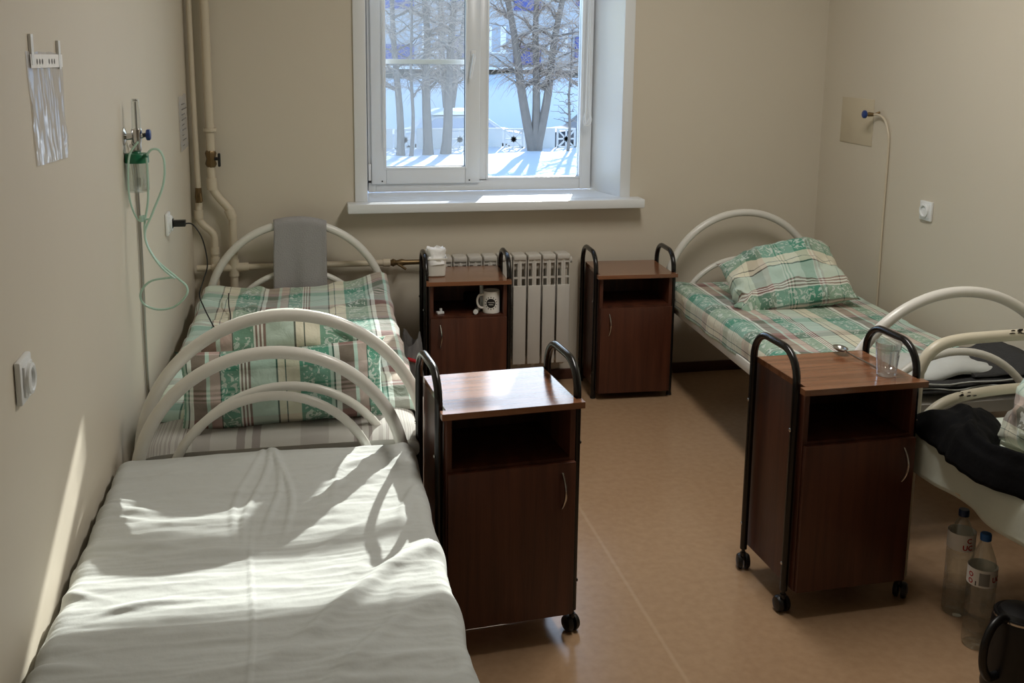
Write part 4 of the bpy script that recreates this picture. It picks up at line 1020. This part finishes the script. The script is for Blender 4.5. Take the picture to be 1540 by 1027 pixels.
# fence of solid and pierced panels
fence = thing('concrete_fence', 'low pale concrete fence with pierced panels beyond the window', 'fence', (4, 26.3, GZ))
x = -4.0; k = 0
FYy = 26.3
rnd = random.Random(2)
while x < 17:
    if k % 2 == 0:
        ch(mb().box((x + .42, FYy, GZ + .27), (.80, .09, .58), 0, .01), 'solid_panel', FENCEM, fence); x += .86
    else:
        m = mb(); c_ = V(x + .27, FYy, GZ + .27); s_ = .46
        m.box((c_.x, FYy, c_.z + .25), (.50, .07, .05)).box((c_.x, FYy, c_.z - .22), (.50, .07, .05))
        for dx in (-.235, .235): m.box((c_.x + dx, FYy, c_.z), (.04, .07, .45))
        for a in (45, -45, 0, 90): m.box((0, 0, 0), (.46 if a in (0, 90) else .60, .06, .035), M=Matrix.Translation(c_) @ Matrix.Rotation(math.radians(a), 4, 'Y'))
        m.lathe([(0, -.03), (.08, -.03), (.08, .03), (0, .03)], 12, Matrix.Translation(c_) @ Matrix.Rotation(PI / 2, 4, 'X'))
        ch(m, 'pierced_panel', FENCEM, fence); x += .55
    k += 1

def tree(label, base, trunks, seed, twigs=500, h=6.0, tw=.008, spread=1.0, group='bare trees beyond the window'):
    rnd = random.Random(seed); b0 = Vector(base)
    t = thing('bare_tree', label, 'tree', base, 0, group)
    mt = mb(); mw = mb(); paths = []
    for (dx, dy, r0, hh) in trunks:
        pts = []; rs = []
        for i in range(15):
            f = i / 14
            pts.append(b0 + V(dx * f ** .9 + .10 * ns(f * 3, seed + dx), dy * f + .1 * ns(f * 3, seed + 5 + dx), -.15 + hh * f)); rs.append(r0 * (1.25 if i == 0 else 1) * (1 - .72 * f))
        mt.tube(pts, rs, 8); paths.append((pts, rs))
    br = []
    for pts, rs in paths:
        for i in range(4, 15):
            for _ in range(3):
                p = pts[i]; a = rnd.uniform(0, 2 * PI); L = rnd.uniform(.6, 1.5) * spread
                d_ = V(math.cos(a), math.sin(a) * .8, rnd.uniform(.2, .9)).normalized()
                q = [p + d_ * L * j / 5 + V(0, 0, -.10 * L * (j / 5) ** 2) + V(rnd.uniform(-.05, .05), rnd.uniform(-.05, .05), rnd.uniform(-.03, .03)) for j in range(6)]
                mt.tube(q, [max(.005, rs[i] * .42 * (1 - .8 * j / 5)) for j in range(6)], 5); br.append(q)
    for _ in range(twigs):
        q = rnd.choice(br); p = q[rnd.randint(1, 5)]; a = rnd.uniform(0, 2 * PI); L = rnd.uniform(.25, .75)
        d_ = V(math.cos(a), math.sin(a), rnd.uniform(-.5, .5))
        mw.tube([p, p + d_ * L * .4 + V(0, 0, .02), p + d_ * L * .7 - V(0, 0, .08 * L), p + d_ * L * .9 - V(0, 0, .3 * L)], [tw, tw * .8, tw * .6, tw * .4], 3, cap=False)
    o = mt.build('trunk', BARK, t); o.matrix_parent_inverse = Matrix.Translation(b0).inverted()
    o = mw.build('twigs', TWIG, t); o.matrix_parent_inverse = Matrix.Translation(b0).inverted()
    return t
tree('three stemmed bare tree seen through the right window pane', (5.95, 25.4, GZ), [(-1.05, .2, .135, 6.0), (.08, .3, .12, 6.2), (.95, 0, .13, 6.0)], 3, 2600)
tree('slim bare tree at the left side of the left window pane', (2.55, 25.2, GZ), [(-.25, .2, .10, 6.0)], 12, 700)
tree('very thin bare sapling in the left window pane', (2.78, 25.0, GZ), [(.05, 0, .05, 5.5)], 13, 100)
tree('straight bare tree in the middle of the left window pane', (3.22, 25.2, GZ), [(-.1, .2, .125, 6.0)], 14, 800)
tree('bare tree leaning right in the left window pane', (3.62, 25.3, GZ), [(.42, .2, .13, 6.2)], 15, 1000)
tree('thin bowed bare sapling right of the three stemmed tree', (6.75, 25.2, GZ), [(.06, 0, .045, 3.2)], 16, 40, spread=.35)
tree('pale straight bare tree at the right edge of the right window pane', (7.5, 26.9, GZ), [(.25, 0, .09, 6.0)], 17, 1000)
tree('frosted bare tree standing far behind in the street', (4.9, 33.5, GZ - .2), [(-.3, 0, .14, 6.5), (.9, 0, .12, 6.4)], 18, 1600, tw=.009)

# cars behind the fence
def car(label, loc, mat, L=4.2):
    t = thing('parked_car', label, 'car', loc, 0, 'parked cars beyond the fence')
    prof = [(-2.1, .35), (-2.1, .75), (-1.95, .9), (-1.25, .98), (-.7, 1.42), (.75, 1.45), (1.4, 1.0), (2.0, .9), (2.1, .7), (2.1, .35)]
    M = Matrix.Translation(Vector(loc)) @ Matrix.Rotation(PI / 2, 4, 'X')
    m = mb(); m.prism(prof, -.85, .85, M); o = ch(m, 'body', mat, t)
    b2 = o.modifiers.new('Bevel', 'BEVEL'); b2.width = .08; b2.segments = 2
    m = mb(); m.prism([(-1.12, .98), (-.68, 1.36), (.70, 1.38), (1.22, 1.0)], -.862, .862, M); ch(m, 'side_glass', WING, t)
    m = mb(); m.prism([(-.78, 1.46), (-.5, 1.56), (.6, 1.57), (.85, 1.46)], -.8, .8, M); ch(m, 'snow_cap', SNOW, t)
    for sx in (-1.3, 1.3):
        for sy in (-.8, .8):
            m = mb(); m.lathe([(0, -.1), (.26, -.1), (.32, -.08), (.32, .08), (.26, .1), (0, .1)], 18, Matrix.Translation(Vector(loc) + V(sx, sy, .32)) @ Matrix.Rotation(PI / 2, 4, 'X')); ch(m, 'wheel', BLACKP, t)
car('light parked car behind the fence seen in the left window pane', (4.7, 30.6, GZ - .80), CARW)
car('dark parked car behind the fence seen in the right window pane', (9.6, 31.0, GZ - .80), CARM)

# apartment block far behind
HY = 47.0
bd = thing('apartment_block', 'grey apartment block with violet blue balcony panels across the street', 'building', (8, HY, GZ))
ch(mb().box((8, HY + 4, 2.3), (70, 8, 6.8)), 'facade', FACADE, bd)
ch(mb().box((8, HY - .06, -.05), (70, .14, 1.5)), 'plinth', BASEB, bd)
ch(mb().box((13, HY - .55, .62), (22, 1.1, .12)), 'balcony_slab', CURT, bd)
ch(mb().box((2.5, HY - 1.2, -.35), (9.0, .2, .95)), 'blue_wall', BLUEW, bd)
x = -6.0; k = 0
while x < 30:
    for zf in (.95, 3.35):
        ch(mb().box((x + .6, HY - .02, zf + .95), (1.15, .08, 1.25)), 'window', WING, bd)
        m = mb()
        for c0 in (.12, .78): m.box((x + c0 + .16, HY - .07, zf + .95), (.26, .02, 1.15))
        m.box((x + .6, HY - .08, zf + .34), (1.3, .05, .06)); ch(m, 'curtain', CURT, bd)
        ch(mb().box((x + 2.05, HY - .10, zf + (.25 if k % 2 else .6)), (1.25, .2, .85 if k % 2 else 1.0)), 'balcony_panel', PANELB, bd)
    x += 2.9; k += 1

# ------------------------------------------------------------------ light
SUNV = V(.35, 1, .465).normalized()
sd = bpy.data.lights.new('sun', 'SUN'); sd.energy = 9.0; sd.angle = math.radians(.55); sd.color = (1.0, .97, .92)
so = bpy.data.objects.new('sun', sd); COL.objects.link(so); so.rotation_euler = (-SUNV).to_track_quat('-Z', 'Y').to_euler(); so.location = SUNV * 30
wd = bpy.data.worlds.new('World'); SC.world = wd; wd.use_nodes = True; nt = wd.node_tree
bg = nt.nodes['Background']
sky = nt.nodes.new('ShaderNodeTexSky'); sky.sky_type = 'NISHITA'; sky.sun_disc = False
sky.sun_elevation = math.asin(SUNV.z); sky.sun_rotation = math.atan2(SUNV.x, SUNV.y); sky.air_density = 1.0; sky.dust_density = .25; sky.ozone_density = 2.0
link(nt, sky.outputs[0], bg.inputs[0]); bg.inputs[1].default_value = .52
def add_fill(loc, sx, sy, e, col=(1, .955, .89)):
    l = bpy.data.lights.new('room_fill', 'AREA'); l.shape = 'RECTANGLE'; l.size = sx; l.size_y = sy; l.energy = e; l.color = col
    o = bpy.data.objects.new('room_fill', l); COL.objects.link(o); o.location = loc; return o
add_fill((1.35, 2.95, CZ - .02), .3, 1.2, 33)  # unseen fill light without a fixture, added to brighten the walls

# ------------------------------------------------------------------ camera
f, pitch, yaw, roll, H, cyp = 1560.05, math.radians(10.3198), math.radians(11.9805), math.radians(.7056), 1.7001, 350.0
F = V(math.sin(yaw) * math.cos(pitch), math.cos(yaw) * math.cos(pitch), -math.sin(pitch)); Rr = V(math.cos(yaw), -math.sin(yaw), 0); U = Rr.cross(F)
R2 = Rr * math.cos(roll) + U * math.sin(roll); U2 = U * math.cos(roll) - Rr * math.sin(roll)
cd = bpy.data.cameras.new('camera'); cam = bpy.data.objects.new('camera', cd); COL.objects.link(cam)
cam.matrix_world = Matrix(((R2.x, U2.x, -F.x, 0), (R2.y, U2.y, -F.y, 0), (R2.z, U2.z, -F.z, H), (0, 0, 0, 1)))
cd.sensor_width = 36; cd.lens = f / 1540 * 36; cd.shift_y = -(513.5 - cyp) / 1540; cd.clip_start = .05; cd.clip_end = 300
SC.camera = cam
vs_ = SC.view_settings; vs_.view_transform = 'Standard'; vs_.look = 'None'; vs_.exposure = 0; vs_.gamma = 1; vs_.use_curve_mapping = False
